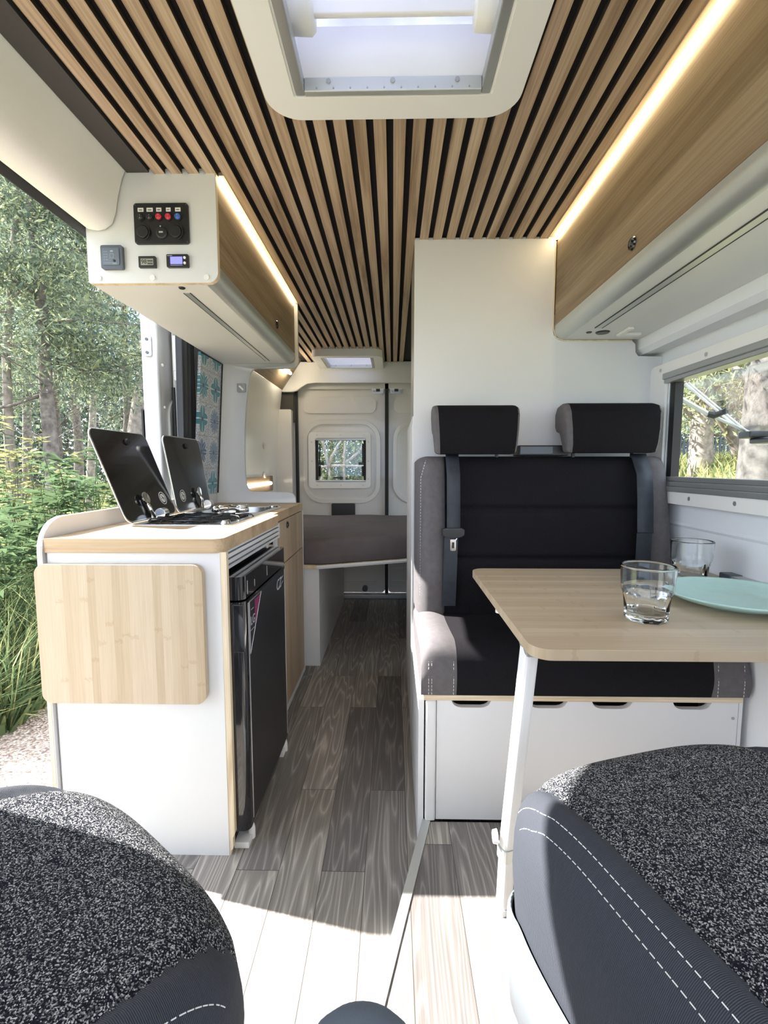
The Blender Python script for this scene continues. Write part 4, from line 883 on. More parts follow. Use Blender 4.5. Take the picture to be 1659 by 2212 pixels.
for i in range(len(Pm)):
    a, b = Pm[i], Pm[(i + 1) % len(Pm)]; nseg = max(1, int(math.hypot(b[0] - a[0], b[1] - a[1]) / .035))
    for k in range(nseg): dens.append((a[0] + (b[0] - a[0]) * k / nseg, a[1] + (b[1] - a[1]) * k / nseg))
n = len(dens)
for z, s_ in zs:
    for i, (x, y) in enumerate(dens):
        wz = .004 * math.sin(i * .55) * (1 if .56 < z < .68 else .3) + .003 * math.sin(i * 1.7)
        pts.append((cx + (x - cx) * s_, cy + (y - cy) * s_ + wz * .6, z + (.003 * math.sin(i * .4) if z > .66 else 0)))
fs = [(j * n + i, j * n + (i + 1) % n, (j + 1) * n + (i + 1) % n, (j + 1) * n + i) for j in range(len(zs) - 1) for i in range(n)] + [tuple(range((len(zs) - 1) * n, len(zs) * n)), tuple(reversed(range(n)))]
mt.add(pts, fs); o = obj('mattress', mt, 'sheet', smooth=True)
tag(o, 'mattress in a dark grey fitted sheet on the bed base at the rear', 'mattress')

# ------------------------------------------------------------------ bench seat
BY = 1.240
t = thing('storage_box', 'white storage box with four hand slots beneath the black bench cushion', 'storage box', (.5, 1.5, .08))
obj('aisle_panel', MB().prism([(1.275, 0.0), (1.76, 0.0), (1.76, .46), (1.60, .442), (1.275, .430)], 'X', .0705, .0855), 'whitec', parent=t, bevel=.0008)
obj('aisle_panel_lower', MB().box(.0705, .0855, 1.247, 1.2745, .0, .430), 'whitec', parent=t)
obj('corner_post', MB().box(.0895, .1185, BY, BY + .03, .08, .4295), 'white', parent=t, bevel=.006, seg=3)
fl = [(.1195, .0845), (.925, .0845), (.925, .4285)]
for a, b in ((.850, .755), (.640, .540), (.467, .370), (.262, .163)):
    fl += [(a + .004, .4285)] + [(a - .018 + .022 * math.cos(q_), .4245 - .018 + .0 - .0 * 1 + (-.0) - .0 + (.018 - .018 * math.sin(q_)) - .0) for q_ in ()]
    fl += [(a, .4200), (a - .004, .4150), (a - .012, .4105), (a - .022, .4085), (b + .022, .4085), (b + .012, .4105), (b + .004, .4150), (b, .4200), (b - .004, .4285)]
fl += [(.1195, .4285)]
fpn = obj('front_panel', MB().prism(fl, 'Y', BY + .004, BY + .022), 'whitec', parent=t, bevel=.0008)
obj('panel_screw', MB().lathe([(.004, BY + .0025), (.004, BY + .0045)], (.912, 0, .385), 'Y', 10), 'alug', parent=fpn)
obj('interior', MB().box(.125, .92, 1.40, 1.42, .09, .427).box(.10, .93, 1.262, 1.42, .09, .10), 'dgrey', parent=t)
obj('side_panel', MB().box(.926, .936, BY + .004, 1.76, .08, .43), 'white', parent=t)
obj('plywood_top', MB().box(.083, .932, BY - .002, 1.758, .4305, .4455), 'ply', parent=t, bevel=.001)

t = thing('two_seat_bench', 'two-seat black and grey fabric bench with two headrests facing the camera', 'bench seat', (.5, 1.5, .446))
X0, X1, XA, XB = .076, .945, .172, .845
def cushion(xa, xb, mat, name, bulge=0.0, parent=t, edge_l=False, edge_r=False):
    g = MB(); nx, ns = 14, 30
    prof = []
    # profile in (y,z): bottom front -> rounded nose -> slightly dished top -> back
    for k in range(ns + 1):
        s_ = k / ns
        if s_ < .22: q_ = s_ / .22; y, z = 1.236 + .008 * math.sin(q_ * PI) * -1, .447 + .092 * q_
        elif s_ < .45: q_ = (s_ - .22) / .23; y, z = 1.236 + .065 * (1 - math.cos(q_ * PI / 2)), .539 + .042 * math.sin(q_ * PI / 2)
        else: q_ = (s_ - .45) / .55; y, z = 1.301 + .42 * q_, .581 - .022 * q_ - .008 * math.sin(q_ * PI)
        prof.append((y, z))
    def f(u, v):
        y, z = prof[min(ns, int(round(v * ns)))]
        x = xa + (xb - xa) * u
        dz = bulge * math.sin(u * PI) * (1 if v > .3 else v / .3)
        if edge_l and u < .35: e = 1 - u / .35; dz -= .030 * (1 - math.sqrt(max(0, 1 - e ** 2.2))) * (1 if v > .22 else v / .22); 
        if edge_r and u > .65: e = (u - .65) / .35; dz -= .030 * (1 - math.sqrt(max(0, 1 - e ** 2.2))) * (1 if v > .22 else v / .22)
        if z + dz < .447: dz = .447 - z
        return (x, y, z + dz)
    g.grid(f, nx, ns)
    # close with sides and bottom
    for xs in (xa, xb):
        u = 0 if xs == xa else 1
        row = [f(u, k / ns) for k in range(ns + 1)]
        g.add(row + [(xs, 1.721, .447)], [tuple(range(ns + 2))])
    g.add([(xa, 1.236, .447), (xb, 1.236, .447), (xb, 1.721, .447), (xa, 1.721, .447)], [(0, 1, 2, 3)])
    g.add([(xa, 1.721, .447), (xb, 1.721, .447), (xb, 1.721, .559), (xa, 1.721, .559)], [(0, 1, 2, 3)])
    o = obj(name, g, mat, parent=parent)
    for p in o.data.polygons: p.use_smooth = len(p.vertices) == 4
    return o
cc = cushion(XA, XB, 'blackfab', 'seat_cushion')
cl = cushion(X0, XA - .001, 'greyfab', 'seat_bolster', .012, edge_l=True); crr = cushion(XB + .001, X1, 'greyfab', 'seat_bolster', .012, edge_r=True)
def dashes(path, r=.0006, on=.006, off=.004):
    g = MB(); P = [Vector(p) for p in path]
    for a, b in zip(P, P[1:]):
        L = (b - a).length; k = 0.0
        while k < L: g.tube([a + (b - a) * (k / L), a + (b - a) * (min(L, k + on) / L)], r, 5); k += on + off
    return g
for xs, pr in ((XA - .010, cl), (X0 + .020, cl), (X0 + .028, cl), (XB + .012, crr), (X1 - .02, crr)):
    zt = .56 if abs(xs - XA) < .02 or abs(xs - XB) < .02 else .545
    obj('stitching', dashes([(xs, 1.2285, .452), (xs, 1.2275, .49), (xs, 1.2335, .540)]), 'thread', parent=pr)
# backrest
def back_part(xa, xb, mat, name, yf=1.60, puff=.010, seams=(), zt=1.092, el=False, er=False):
    g = MB()
    def f(u, v):
        z = .560 + (zt - .560) * v; x = xa + (xb - xa) * u
        y = yf + .055 * (v ** 1.5) - puff * math.sin(u * PI) ** .5 - (0.012 * math.sin(v * PI))
        for s_ in seams:
            y += .012 * math.exp(-((z - s_) / .010) ** 2)
        if v > .93: q_ = (v - .93) / .07; y += .035 * (1 - math.sqrt(max(0, 1 - q_ * q_)))
        if el and u < .5: e = 1 - u / .5; y += .06 * (1 - math.sqrt(max(0, 1 - e ** 2.4))); z -= (.02 * e ** 3 if v > .85 else 0) * ((v - .85) / .15 if v > .85 else 0)
        if er and u > .5: e = (u - .5) / .5; y += .06 * (1 - math.sqrt(max(0, 1 - e ** 2.4))); z -= (.07 * e ** 2.5) * ((v - .5) / .5 if v > .5 else 0); x += .014 * (1 - v) * (e)
        return (x, y, z)
    nu, nv = 16, 110
    g.grid(f, nu, nv)
    R0 = [f(0, k / nv) for k in range(nv + 1)]; R1 = [f(1, k / nv) for k in range(nv + 1)]
    g.grid(lambda u, v: (R0[int(round(v * nv))][0], R0[int(round(v * nv))][1] * (1 - u) + 1.755 * u, R0[int(round(v * nv))][2]), 3, nv)
    g.grid(lambda u, v: (R1[int(round(v * nv))][0], R1[int(round(v * nv))][1] * (1 - u) + 1.755 * u, R1[int(round(v * nv))][2]), 3, nv)
    g.grid(lambda u, v: (f(u, 1)[0], f(u, 1)[1] * (1 - v) + 1.755 * v, f(u, 1)[2]), nu, 3)
    return obj(name, g, mat, parent=t, smooth=True)
bc = back_part(.176, .845, 'blackfab', 'backrest', seams=(.915, .748))
bl = back_part(.078, .1755, 'greyfab', 'back_bolster', puff=.022, el=True); br_ = back_part(.8455, .937, 'greyfab', 'back_bolster', puff=.022, er=True)
obj('stitching', dashes([(.092, 1.600, .62), (.092, 1.597, .80), (.093, 1.610, 1.02), (.110, 1.622, 1.078)], .0007), 'silver', parent=bl)
obj('top_bar', MB().box(.43, .60, 1.66, 1.74, 1.094, 1.130), 'blkpl', parent=t, bevel=.004)
obj('top_bar_cover', MB().box(.432, .545, 1.652, 1.662, 1.098, 1.126), 'slate', parent=t, bevel=.003)
def headrest(xa, xb, zt, zb, flare, ls):
    pr = [(1.600, zb), (1.590, zb + .03), (1.588, zb + .08), (1.596, zt - .03), (1.612, zt - .008), (1.640, zt), (1.680, zt - .006), (1.705, zt - .03), (1.712, zt - .075), (1.700, zt - .092), (1.668, zt - .10), (1.650, zb + .03), (1.640, zb)]
    g = MB(); n = len(pr); cyy = 1.645; czz = (zt + zb) / 2
    # loft across x with rounded ends and slight narrowing at the bottom
    xs = [(0, .90), (.02, .975), (.06, 1.0), (.94, 1.0), (.98, .975), (1, .90)]
    vs = []
    for u, s_ in xs:
        for y, z in pr:
            nar = flare * (zt - z) / (zt - zb)
            x = xa + (xb - xa) * u + nar * (1 - 2 * u)
            vs.append((x, cyy + (y - cyy) * s_, czz + (z - czz) * s_))
    fs = [(j * n + i, j * n + (i + 1) % n, (j + 1) * n + (i + 1) % n, (j + 1) * n + i) for j in range(len(xs) - 1) for i in range(n)] + [tuple(range(n)), tuple(range((len(xs) - 1) * n, len(xs) * n))]
    g.add(vs, fs)
    g.m = [0] * len(g.f)
    for k, f_ in enumerate(g.f):
        if len(f_) > 4 or k < 2 * n * 1 or k >= n * (len(xs) - 2): g.m[k] = 1
    o = obj('headrest', g, ['blackfab', 'greyfab'], parent=t, label=ls); o.modifiers.new('b', 'BEVEL').width = .006
    o.modifiers['b'].segments = 3; o.modifiers['b'].limit_method = 'ANGLE'; o.modifiers['b'].angle_limit = R(25)
    for p in o.data.polygons: p.use_smooth = True
    obj('post', MB().tube([(xa + .06, 1.675, zb - .03), (xa + .06, 1.675, zb + .05)], .006, 8).tube([(xb - .06, 1.675, zb - .03), (xb - .06, 1.675, zb + .05)], .006, 8), 'blkpl', parent=o)
headrest(.130, .418, 1.262, 1.098, .010, 'aisle-side headrest'); headrest(.560, .880, 1.268, 1.102, .012, 'window-side headrest')
# seat belts lie on the backrest, move with it
def belt(x0, x1, name='seat_belt'):
    pts = [(1.612 + .035, 1.10), (1.598, 1.03), (1.586, .95), (1.578, .86), (1.574, .84)]
    g = MB(); g.grid(lambda u, v: (x0 + (x1 - x0) * u, np.interp(v, np.linspace(0, 1, 5), [p[0] for p in pts]) - .004, np.interp(v, np.linspace(0, 1, 5), [p[1] for p in pts])), 2, 16)
    o = obj(name, g, 'belt', parent=t, smooth=True); m = o.modifiers.new('s', 'SOLIDIFY'); m.thickness = .002
    return o
b1 = belt(.178, .222)
g = MB().grid(lambda u, v: (.170 + .045 * u - .004 * v, 1.571 + .012 * v * v, .825 - .235 * v), 2, 12)
lo = obj('lap_strap', g, 'belt', parent=b1); lo.modifiers.new('s', 'SOLIDIFY').thickness = .002
bk = obj('buckle_tongue', MB().prism([(.162, .832), (.162, .852), (.172, .856), (.226, .856), (.236, .850), (.236, .834), (.226, .826), (.210, .822), (.188, .822), (.172, .826)], 'Y', 1.562, 1.576), 'blkpl', parent=b1, bevel=.002)
obj('tongue_plate', MB().prism([[(.189, .818), (.208, .818), (.208, .783), (.205, .780), (.192, .780), (.189, .783)], [(.1945, .809), (.2025, .809), (.2025, .789), (.1945, .789)]], 'Y', 1.566, 1.569).tube([(.184, 1.5675, .826), (.190, 1.5675, .815)], .0018, 5).tube([(.213, 1.5675, .826), (.207, 1.5675, .815)], .0018, 5), 'chrome', parent=bk)
b2 = belt(.800, .852)
obj('lap_strap', MB().grid(lambda u, v: (.798 + .05 * u, 1.570 + .010 * v * v, .842 - .25 * v), 2, 12), 'belt', parent=b2)

# ------------------------------------------------------------------ dinette table and what stands on it
t = thing('dinette_table', 'bamboo dinette table on one white leg beside the right window', 'table', (.6, 1.15, .08))
top = obj('tabletop', MB().prism(rr(.244, .953, .812, 1.482, .038, 8, corners=(1, 0, 0, 1)), 'Z', .720, .740), 'bamboo_h', parent=t, bevel=.004, seg=3)
lg = MB()
A, B = Vector((.264, .900, .712)), Vector((.249, .970, .235)); Cc = Vector((.247, .978, .0805))
def oct_leg(a, b, w, d):
    g = MB(); L = []
    for p in (a, b):
        for x, y in rr(-w / 2, w / 2, -d / 2, d / 2, .009, 3): L.append((p.x + x * .94 + y * -.34, p.y + y * .94 + x * .34, p.z))
    n = len(L) // 2
    return g.add(L, [tuple(range(n)), tuple(range(n, 2 * n))] + [(i, (i + 1) % n, n + (i + 1) % n, n + i) for i in range(n)])
leg = obj('leg', oct_leg(A, B, .031, .030), 'plastic', parent=t)
for p in leg.data.polygons: p.use_smooth = False
obj('leg_clamp', oct_leg(B + Vector((0, 0, .006)), B - Vector((0, .0, .022)), .037, .035), 'alu', parent=leg)
obj('release_button', MB().lathe([(.015, .226), (.013, .217)], (0, .968, .262), 'X', 16), 'plastic', parent=leg)
obj('lower_tube', oct_leg(B, Cc + Vector((0, 0, .012)), .031, .029), 'plastic', parent=leg)
obj('foot', oct_leg(Cc + Vector((0, 0, .014)), Cc, .035, .033), 'plastic', parent=leg)
obj('leg_bracket', MB().prism([(.252, .700), (.292, .700), (.296, .7195), (.248, .7195)], 'Y', .875, .925), 'alug', parent=t, bevel=.003)
obj('hinge_catch', MB().lathe([(.013, .705), (.013, .7195)], (.262, 1.14, 0), 'Z', 14), 'plastic', parent=t)
o = obj('wall_rail', MB().box(.920, .954, .60, 1.300, .7415, .760), 'alu', bevel=.003); tag(o, 'grey metal rail on the right wall at the table edge', 'wall rail')
obj('end_cap', MB().box(.918, .954, 1.300, 1.345, .7410, .762), 'slate', parent=o, bevel=.003)

def tumbler(loc, label, rot=0.0):
    t = thing('tumbler', label, 'glass', loc, 'faceted glass tumblers on the table')
    g = MB(); seg = 72
    def ro(z, a):
        if z > .066: base = .0500 + (z - .066) * .06
        elif z > .050: k = (z - .050) / .016; base = .0445 + (.0500 - .0445) * (k * k * (3 - 2 * k))
        else: base = .0395 + (z / .050) * .0050
        if z < .062:
            k = min(1, (.062 - z) / .012)
            n = 9; aa = (a % (2 * PI / n)) - PI / n
            base = base * (1 - k) + k * min(base * 1.05, base * math.cos(PI / n) / math.cos(aa) * 1.045) - k * .0012 * math.cos(aa * n) ** 2 * (1 if z > .012 else 0)
        return base
    zz = [0.0, .002] + list(np.linspace(.006, .113, 24)) + [.115]
    vs = []; 
    for z in zz:
        for k in range(seg):
            a = 2 * PI * k / seg; r_ = ro(z, a + rot) - (.0015 if z in (0.0, .115) else 0); vs.append((loc[0] + r_ * math.cos(a), loc[1] + r_ * math.sin(a), loc[2] + z))
    zi = [.114] + list(np.linspace(.111, .022, 16)) + [.017, .015]
    for i, z in enumerate(zi):
        for k in range(seg):
            a = 2 * PI * k / seg; r_ = (.0478 if z > .066 else .0478 - (.066 - z) * .20)
            if z < .02: r_ *= (.93 if z > .016 else .5)
            vs.append((loc[0] + r_ * math.cos(a), loc[1] + r_ * math.sin(a), loc[2] + z))
    nr = len(zz) + len(zi)
    fs = [(j * seg + k, j * seg + (k + 1) % seg, (j + 1) * seg + (k + 1) % seg, (j + 1) * seg + k) for j in range(nr - 1) for k in range(seg)] + [tuple(reversed(range(seg))), tuple(range((nr - 1) * seg, nr * seg))]
    g.add(vs, fs); o = obj('body', g, 'tumbler', parent=t, smooth=True)
    return t
tumbler((.528, .985, .7405), 'clear faceted tumbler standing nearer the camera on the bamboo table')
tumbler((.822, 1.318, .7405), 'clear faceted tumbler standing behind the mint plate near the wall', .3)
pl = MB(); prof = [(.001, .006), (.080, .006), (.088, .008), (.098, .0105), (.100, .0115), (.110, .0125), (.114, .0150), (.124, .0160), (.129, .0185), (.140, .0205), (.147, .0250), (.151, .0275), (.153, .0270), (.150, .0225), (.130, .0120), (.100, .0045), (.092, .0035), (.090, .0), (.084, 0.0), (.083, .003), (.001, .003)]
pl.lathe([(a, b) for a, b in prof], (.838, 1.128, .7402) and (.800, 1.110, .7402), 'Z', 72)
o = obj('plate', pl, 'plate', smooth=True); tag(o, 'mint green plate with ridged rim on the bamboo table', 'plate')

# ------------------------------------------------------------------ swivelled cab seats in the foreground
def cab_seat(name, label, origin, ang, arm, zt=.62):
    """local frame : x across, y forward (front edge at y=0), z up ; cushion extends to y=-0.5"""
    t = thing(name, label, 'cab seat', (origin[0], origin[1], 0), None, ang)
    W, D, RAD, ZB = .262, .50, .085, zt - .20
    mw = Matrix.Translation((origin[0], origin[1], 0)) @ Matrix.Rotation(ang, 4, 'Z')
    def surf(x, y):
        # rounded-rect signed distance
        cx_, cy_, hx, hy, r_ = 0, -D / 2, W, D / 2 + .03, .13
        qx, qy = abs(x - cx_) - hx + r_, abs(y - cy_) - hy + r_
        d = -(math.hypot(max(qx, 0), max(qy, 0)) + min(max(qx, qy), 0) - r_)
        z = zt
        if d < RAD: z -= (RAD - math.sqrt(max(0, RAD * RAD - (RAD - max(d, 0)) ** 2)))
        bx = abs(x); z += .016 * math.exp(-((bx - .205) / .045) ** 2) - .010 * math.exp(-((bx - .165) / .012) ** 2)
        z -= .02 * (max(0, (y + .16)) / .16) ** 2 if y > -.16 else 0
        return z
    def ringp(a, s_):
        # superellipse-like outline
        hx, hy = W, D / 2 + .03; e = 3.4
        k = (abs(math.cos(a)) ** e + abs(math.sin(a)) ** e) ** (-1 / e)
        return (hx * k * math.cos(a) * s_, -D / 2 + hy * k * math.sin(a) * s_)
    def top(x, y, s_):
        h = zt + .012 * math.exp(-((abs(x) - .222) / .032) ** 2) - .007 * math.exp(-((abs(x) - seam(y)) / .010) ** 2)
        q_ = max(0, (s_ - .72) / .28); h -= RAD * (1 - math.sqrt(max(0, 1 - q_ ** 2.2)))
        h -= .020 * max(0, (y + .20) / .20) ** 1.6
        return h
    def seam(y): return .188 - .03 * max(0, (y + .10)) / .10 * .4
    NA = 144; SS = list(np.linspace(0.02, .72, 26)) + list(np.linspace(.74, 1.0, 22))
    V = []; 
    for s_ in SS:
        for k in range(NA):
            x, y = ringp(2 * PI * k / NA, s_); V.append((x, y, top(x, y, s_)))
    for z, sc in ((zt - RAD - .04, 1.004), (ZB, .985)):
        for k in range(NA):
            x, y = ringp(2 * PI * k / NA, sc); V.append((x, y, z))
    nr = len(SS) + 2; F = [(j * NA + k, j * NA + (k + 1) % NA, (j + 1) * NA + (k + 1) % NA, (j + 1) * NA + k) for j in range(nr - 1) for k in range(NA)] + [tuple(reversed(range(NA))), tuple(range((nr - 1) * NA, nr * NA))]
    parts = {'c': [], 'l': [], 'r': []}
    for f_ in F:
        x = sum(V[i][0] for i in f_) / len(f_); y = sum(V[i][1] for i in f_) / len(f_)
        s_ = 'c' if abs(x) < seam(y) else ('l' if x < 0 else 'r')
        parts[s_].append(f_)
    def sub(fl, nm, mat, lb=None):
        used = sorted({i for f_ in fl for i in f_}); mp_ = {i: k for k, i in enumerate(used)}
        g = MB(); g.add([V[i] for i in used], [tuple(mp_[i] for i in f_) for f_ in fl])
        me = bpy.data.meshes.new(nm); me.from_pydata(g.v, [], g.f); me.materials.append(M[mat])
        for p in me.polygons: p.use_smooth = len(p.vertices) < 6
        o = bpy.data.objects.new(nm, me); C.objects.link(o); o.parent = t; 
        if lb: o['label'] = lb
        return o
    sub(parts['c'], 'cushion', 'tweed', 'black and white tweed centre panel'); L = sub(parts['l'], 'bolster', 'rib'); Rr = sub(parts['r'], 'bolster', 'rib')
    for o_, sg in ((L, -1), (Rr, 1)):
        for off in (.036, .050):
            path = []
            for k in range(300):
                y = -.02 - .42 * k / 299 + .035; x = sg * (seam(y) + off + .010 * max(0, (y + .12)) / .12)
                hx, hy, e = W, D / 2 + .03, 3.4; s_ = ((abs(x) / hx) ** e + (abs((y + D / 2)) / hy) ** e) ** (1 / e)
                if s_ < .985: path.append(Vector((x, y, top(x, y, s_) + .0006)))
            g = MB(); k = 0
            acc = 0
            for a, b in zip(path, path[1:]):
                L_ = (b - a).length
                if (acc % .0082) < .0056: g.tube([a, b], .00055, 4)
                acc += L_
            me = bpy.data.meshes.new('stitching'); me.from_pydata(g.v, [], g.f); me.materials.append(M['thread'])
            q_ = bpy.data.objects.new('stitching', me); C.objects.link(q_); q_.parent = o_
    # plastic side shell and swivel base
    sh = MB(); Vs = []
    prof_ = [(1.0, ZB + .035), (1.008, ZB + .040), (1.022, ZB + .034), (1.025, ZB - .01), (1.0, ZB - .10), (.88, ZB - .12)]
    for s_, z in prof_:
        for k in range(NA):
            x, y = ringp(2 * PI * k / NA, s_); Vs.append((x, y, z - (.05 if y > -.1 else 0) * min(1, max(0, (y + .1) / .1))))
    sh.add(Vs, [(j * NA + k, j * NA + (k + 1) % NA, (j + 1) * NA + (k + 1) % NA, (j + 1) * NA + k) for j in range(len(prof_) - 1) for k in range(NA)] + [tuple(range((len(prof_) - 1) * NA, len(prof_) * NA))])
    me = bpy.data.meshes.new('plastic_shell'); me.from_pydata(sh.v, [], sh.f); me.materials.append(M['shellp'])
    for p in me.polygons: p.use_smooth = True
    o = bpy.data.objects.new('plastic_shell', me); C.objects.link(o); o.parent = t
    pd = MB().lathe([(.15, ZB - .12), (.15, ZB - .16), (.11, ZB - .17), (.11, .0005 if arm else .0805)], (0, -D / 2, 0), 'Z', 40)
    me = bpy.data.meshes.new('swivel_base'); me.from_pydata(pd.v, [], pd.f); me.materials.append(M['shellp'])
    o = bpy.data.objects.new('swivel_base', me); C.objects.link(o); o.parent = t
    return t
M['shellp'] = plain('blue_grey_seat_plastic', (.16, .185, .21), .35)
sL = cab_seat('cab_seat', 'swivelled tweed cab seat cushion at the lower left with its front to the kitchen', (-.302, .550), R(-37), True, .632)
sR = cab_seat('cab_seat', 'swivelled tweed cab seat cushion at the lower right beside the table leg', (.377, .735), R(17), False, .632)
# padded armrest end between the seats, carried by the left seat
g = MB(); N = 22
def armf(u, v):
    a = 2 * PI * u; q_ = v
    r_ = .052 * ((1 - (1 - min(1, q_ / .14)) ** 2) ** .5 if q_ < .14 else 1) * (1 if q_ < .9 else max(.02, math.sqrt(max(0, 1 - ((q_ - .9) / .1) ** 2))))
    return (-.026 + r_ * math.cos(a), .397 - .30 * v, .552 + .8 * r_ * math.sin(a))
g.grid(armf, 32, 30)
obj('armrest', g, M['armfab'] if 'armfab' in M else plain('slate_blue_padding', (.10, .125, .16), .8, bmp=.3), parent=sL, smooth=True)
obj('armrest_bracket', MB().tube([(-.024, .16, .555), (-.09, .17, .50), (-.16, .20, .48)], .015, 8), 'shellp', parent=sL)

# ------------------------------------------------------------------ outdoors
rng = np.random.default_rng(7)
def sst(a, b, x): t_ = min(1, max(0, (x - a) / (b - a))); return t_ * t_ * (3 - 2 * t_)
def gz(x, y):
    h = -.55 + 1.55 * sst(2.2, 6.5, x) + .25 * sst(7, 14, x)
    h += .10 * sst(-4, -9, x) * 0 + .04 * math.sin(x * 1.3 + y * .7) * min(1, abs(x) / 3)
    return h
g = MB(); XS = np.concatenate([np.linspace(-60, -12, 14), np.linspace(-10, 14, 49), np.linspace(16, 60, 12)]); YS = np.concatenate([np.linspace(-20, 0, 8), np.linspace(1, 20, 30), np.linspace(23, 90, 16)])
nx, ny = len(XS), len(YS)
g.add([(x, y, gz(x, y)) for y in YS for x in XS], [(j * nx + i, j * nx + i + 1, (j + 1) * nx + i + 1, (j + 1) * nx + i) for j in range(ny - 1) for i in range(nx - 1)])
o = obj('ground', g, 'ground', smooth=True); o['kind'] = 'structure'
o = obj('gravel_track', MB().prism([(-2.75, -4), (-2.55, 1), (-2.75, 2.6), (-2.5, 4), (-2.7, 9), (1.4, 9), (1.4, -4)], 'Z', -.60, -.515), 'gravel'); o['kind'] = 'structure'

def fast_mesh(name, V, nper, mats, midx=None):
    n = len(V); me = bpy.data.meshes.new(name)
    me.vertices.add(n); me.vertices.foreach_set('co', np.asarray(V, dtype=np.float32).ravel())
    nf = n // nper; me.loops.add(n); me.loops.foreach_set('vertex_index', np.arange(n, dtype=np.int32))
    me.polygons.add(nf); me.polygons.foreach_set('loop_start', np.arange(0, n, nper, dtype=np.int32)); me.polygons.foreach_set('loop_total', np.full(nf, nper, dtype=np.int32))
    for k in mats: me.materials.append(M[k])
    if midx is not None: me.polygons.foreach_set('material_index', np.asarray(midx, dtype=np.int32))
    me.update(); me.validate(); return me
def blades(n, area, hmin, hmax, wid, lean=.35):
    x0, x1, y0, y1 = area
    bx = rng.uniform(x0, x1, n); by = rng.uniform(y0, y1, n)
    bz = np.array([gz(a, b) for a, b in zip(bx, by)]) - .02
    h = rng.uniform(hmin, hmax, n); a = rng.uniform(0, 2 * PI, n); w = wid * rng.uniform(.6, 1.4, n)
    dx, dy = np.cos(a) * w, np.sin(a) * w; lx = rng.normal(0, lean, n) * h; ly = rng.normal(0, lean, n) * h
    p0 = np.stack([bx - dx, by - dy, bz], 1); p1 = np.stack([bx + dx, by + dy, bz], 1)
    m0 = np.stack([bx + dx * .8 + lx * .3, by + dy * .8 + ly * .3, bz + h * .62], 1); m1 = np.stack([bx - dx * .8 + lx * .3, by - dy * .8 + ly * .3, bz + h * .62], 1)
    t0 = np.stack([bx + lx, by + ly, bz + h], 1)
    Q = np.stack([p0, p1, m0, m1], 1).reshape(-1, 3); T = np.stack([m1, m0, t0 + (m0 - m1) * .05, t0], 1).reshape(-1, 3)
    return np.concatenate([Q, T])
def stuff(name, V, nper, mats, label, cat, midx=None):
    me = fast_mesh(name, V, nper, mats, midx); o = bpy.data.objects.new(name, me); C.objects.link(o)
    return tag(o, label, cat, kind='stuff')
V = np.concatenate([blades(46000, (-7.5, -2.35, 2.2, 10), .2, .7, .0045, .5), blades(22000, (-4.8, -2.3, 2.6, 6.4), .4, 1.05, .0042, .45), blades(9000, (-3.4, -2.3, 2.6, 4.6), .15, .5, .012, .7)])
stuff('tall_grass', V, 4, ['grassm', 'weed', 'grassy'], 'tall green grass growing beside the gravel outside the open doorway', 'grass', rng.choice([0, 0, 1, 2], len(V) // 4))
V = blades(16000, (-26, -7, 7, 34), .2, .7, .02)
stuff('meadow_grass', V, 4, ['grassy', 'grassm'], 'sunlit yellow green meadow grass between the pine trunks', 'grass', rng.choice([0, 0, 1], len(V) // 4))
V = blades(16000, (3.6, 14, 4, 15), .15, .45, .014)
stuff('meadow_grass', V, 4, ['grassy', 'grassy', 'grassm'], 'yellow grass on the bank outside the right window', 'grass', rng.choice([0, 1, 2], len(V) // 4))

def leaf_cards(centres, n_per, spread, ln, wd, droop=.2):
    c = np.repeat(np.asarray(centres), n_per, 0); n = len(c)
    p = c + rng.normal(0, 1, (n, 3)) * np.asarray(spread)
    d = rng.normal(0, 1, (n, 3)); d[:, 2] -= droop; d /= np.linalg.norm(d, axis=1)[:, None]
    s = np.cross(d, rng.normal(0, 1, (n, 3))); s /= np.linalg.norm(s, axis=1)[:, None]
    L = ln * rng.uniform(.6, 1.3, (n, 1)); Wd = wd * rng.uniform(.6, 1.3, (n, 1))
    return np.stack([p - s * Wd * .4, p + d * L * .5 - s * Wd, p + d * L, p + d * L * .5 + s * Wd], 1).reshape(-1, 3)
def curve_pts(a, b, bend, n=8, seed=0):
    r_ = np.random.default_rng(seed); A_, B_ = np.asarray(a, float), np.asarray(b, float); o_ = r_.normal(0, bend, 3)
    return [tuple(A_ + (B_ - A_) * k / (n - 1) + o_ * math.sin(PI * k / (n - 1)) + r_.normal(0, bend * .12, 3) * (0 < k < n - 1)) for k in range(n)]
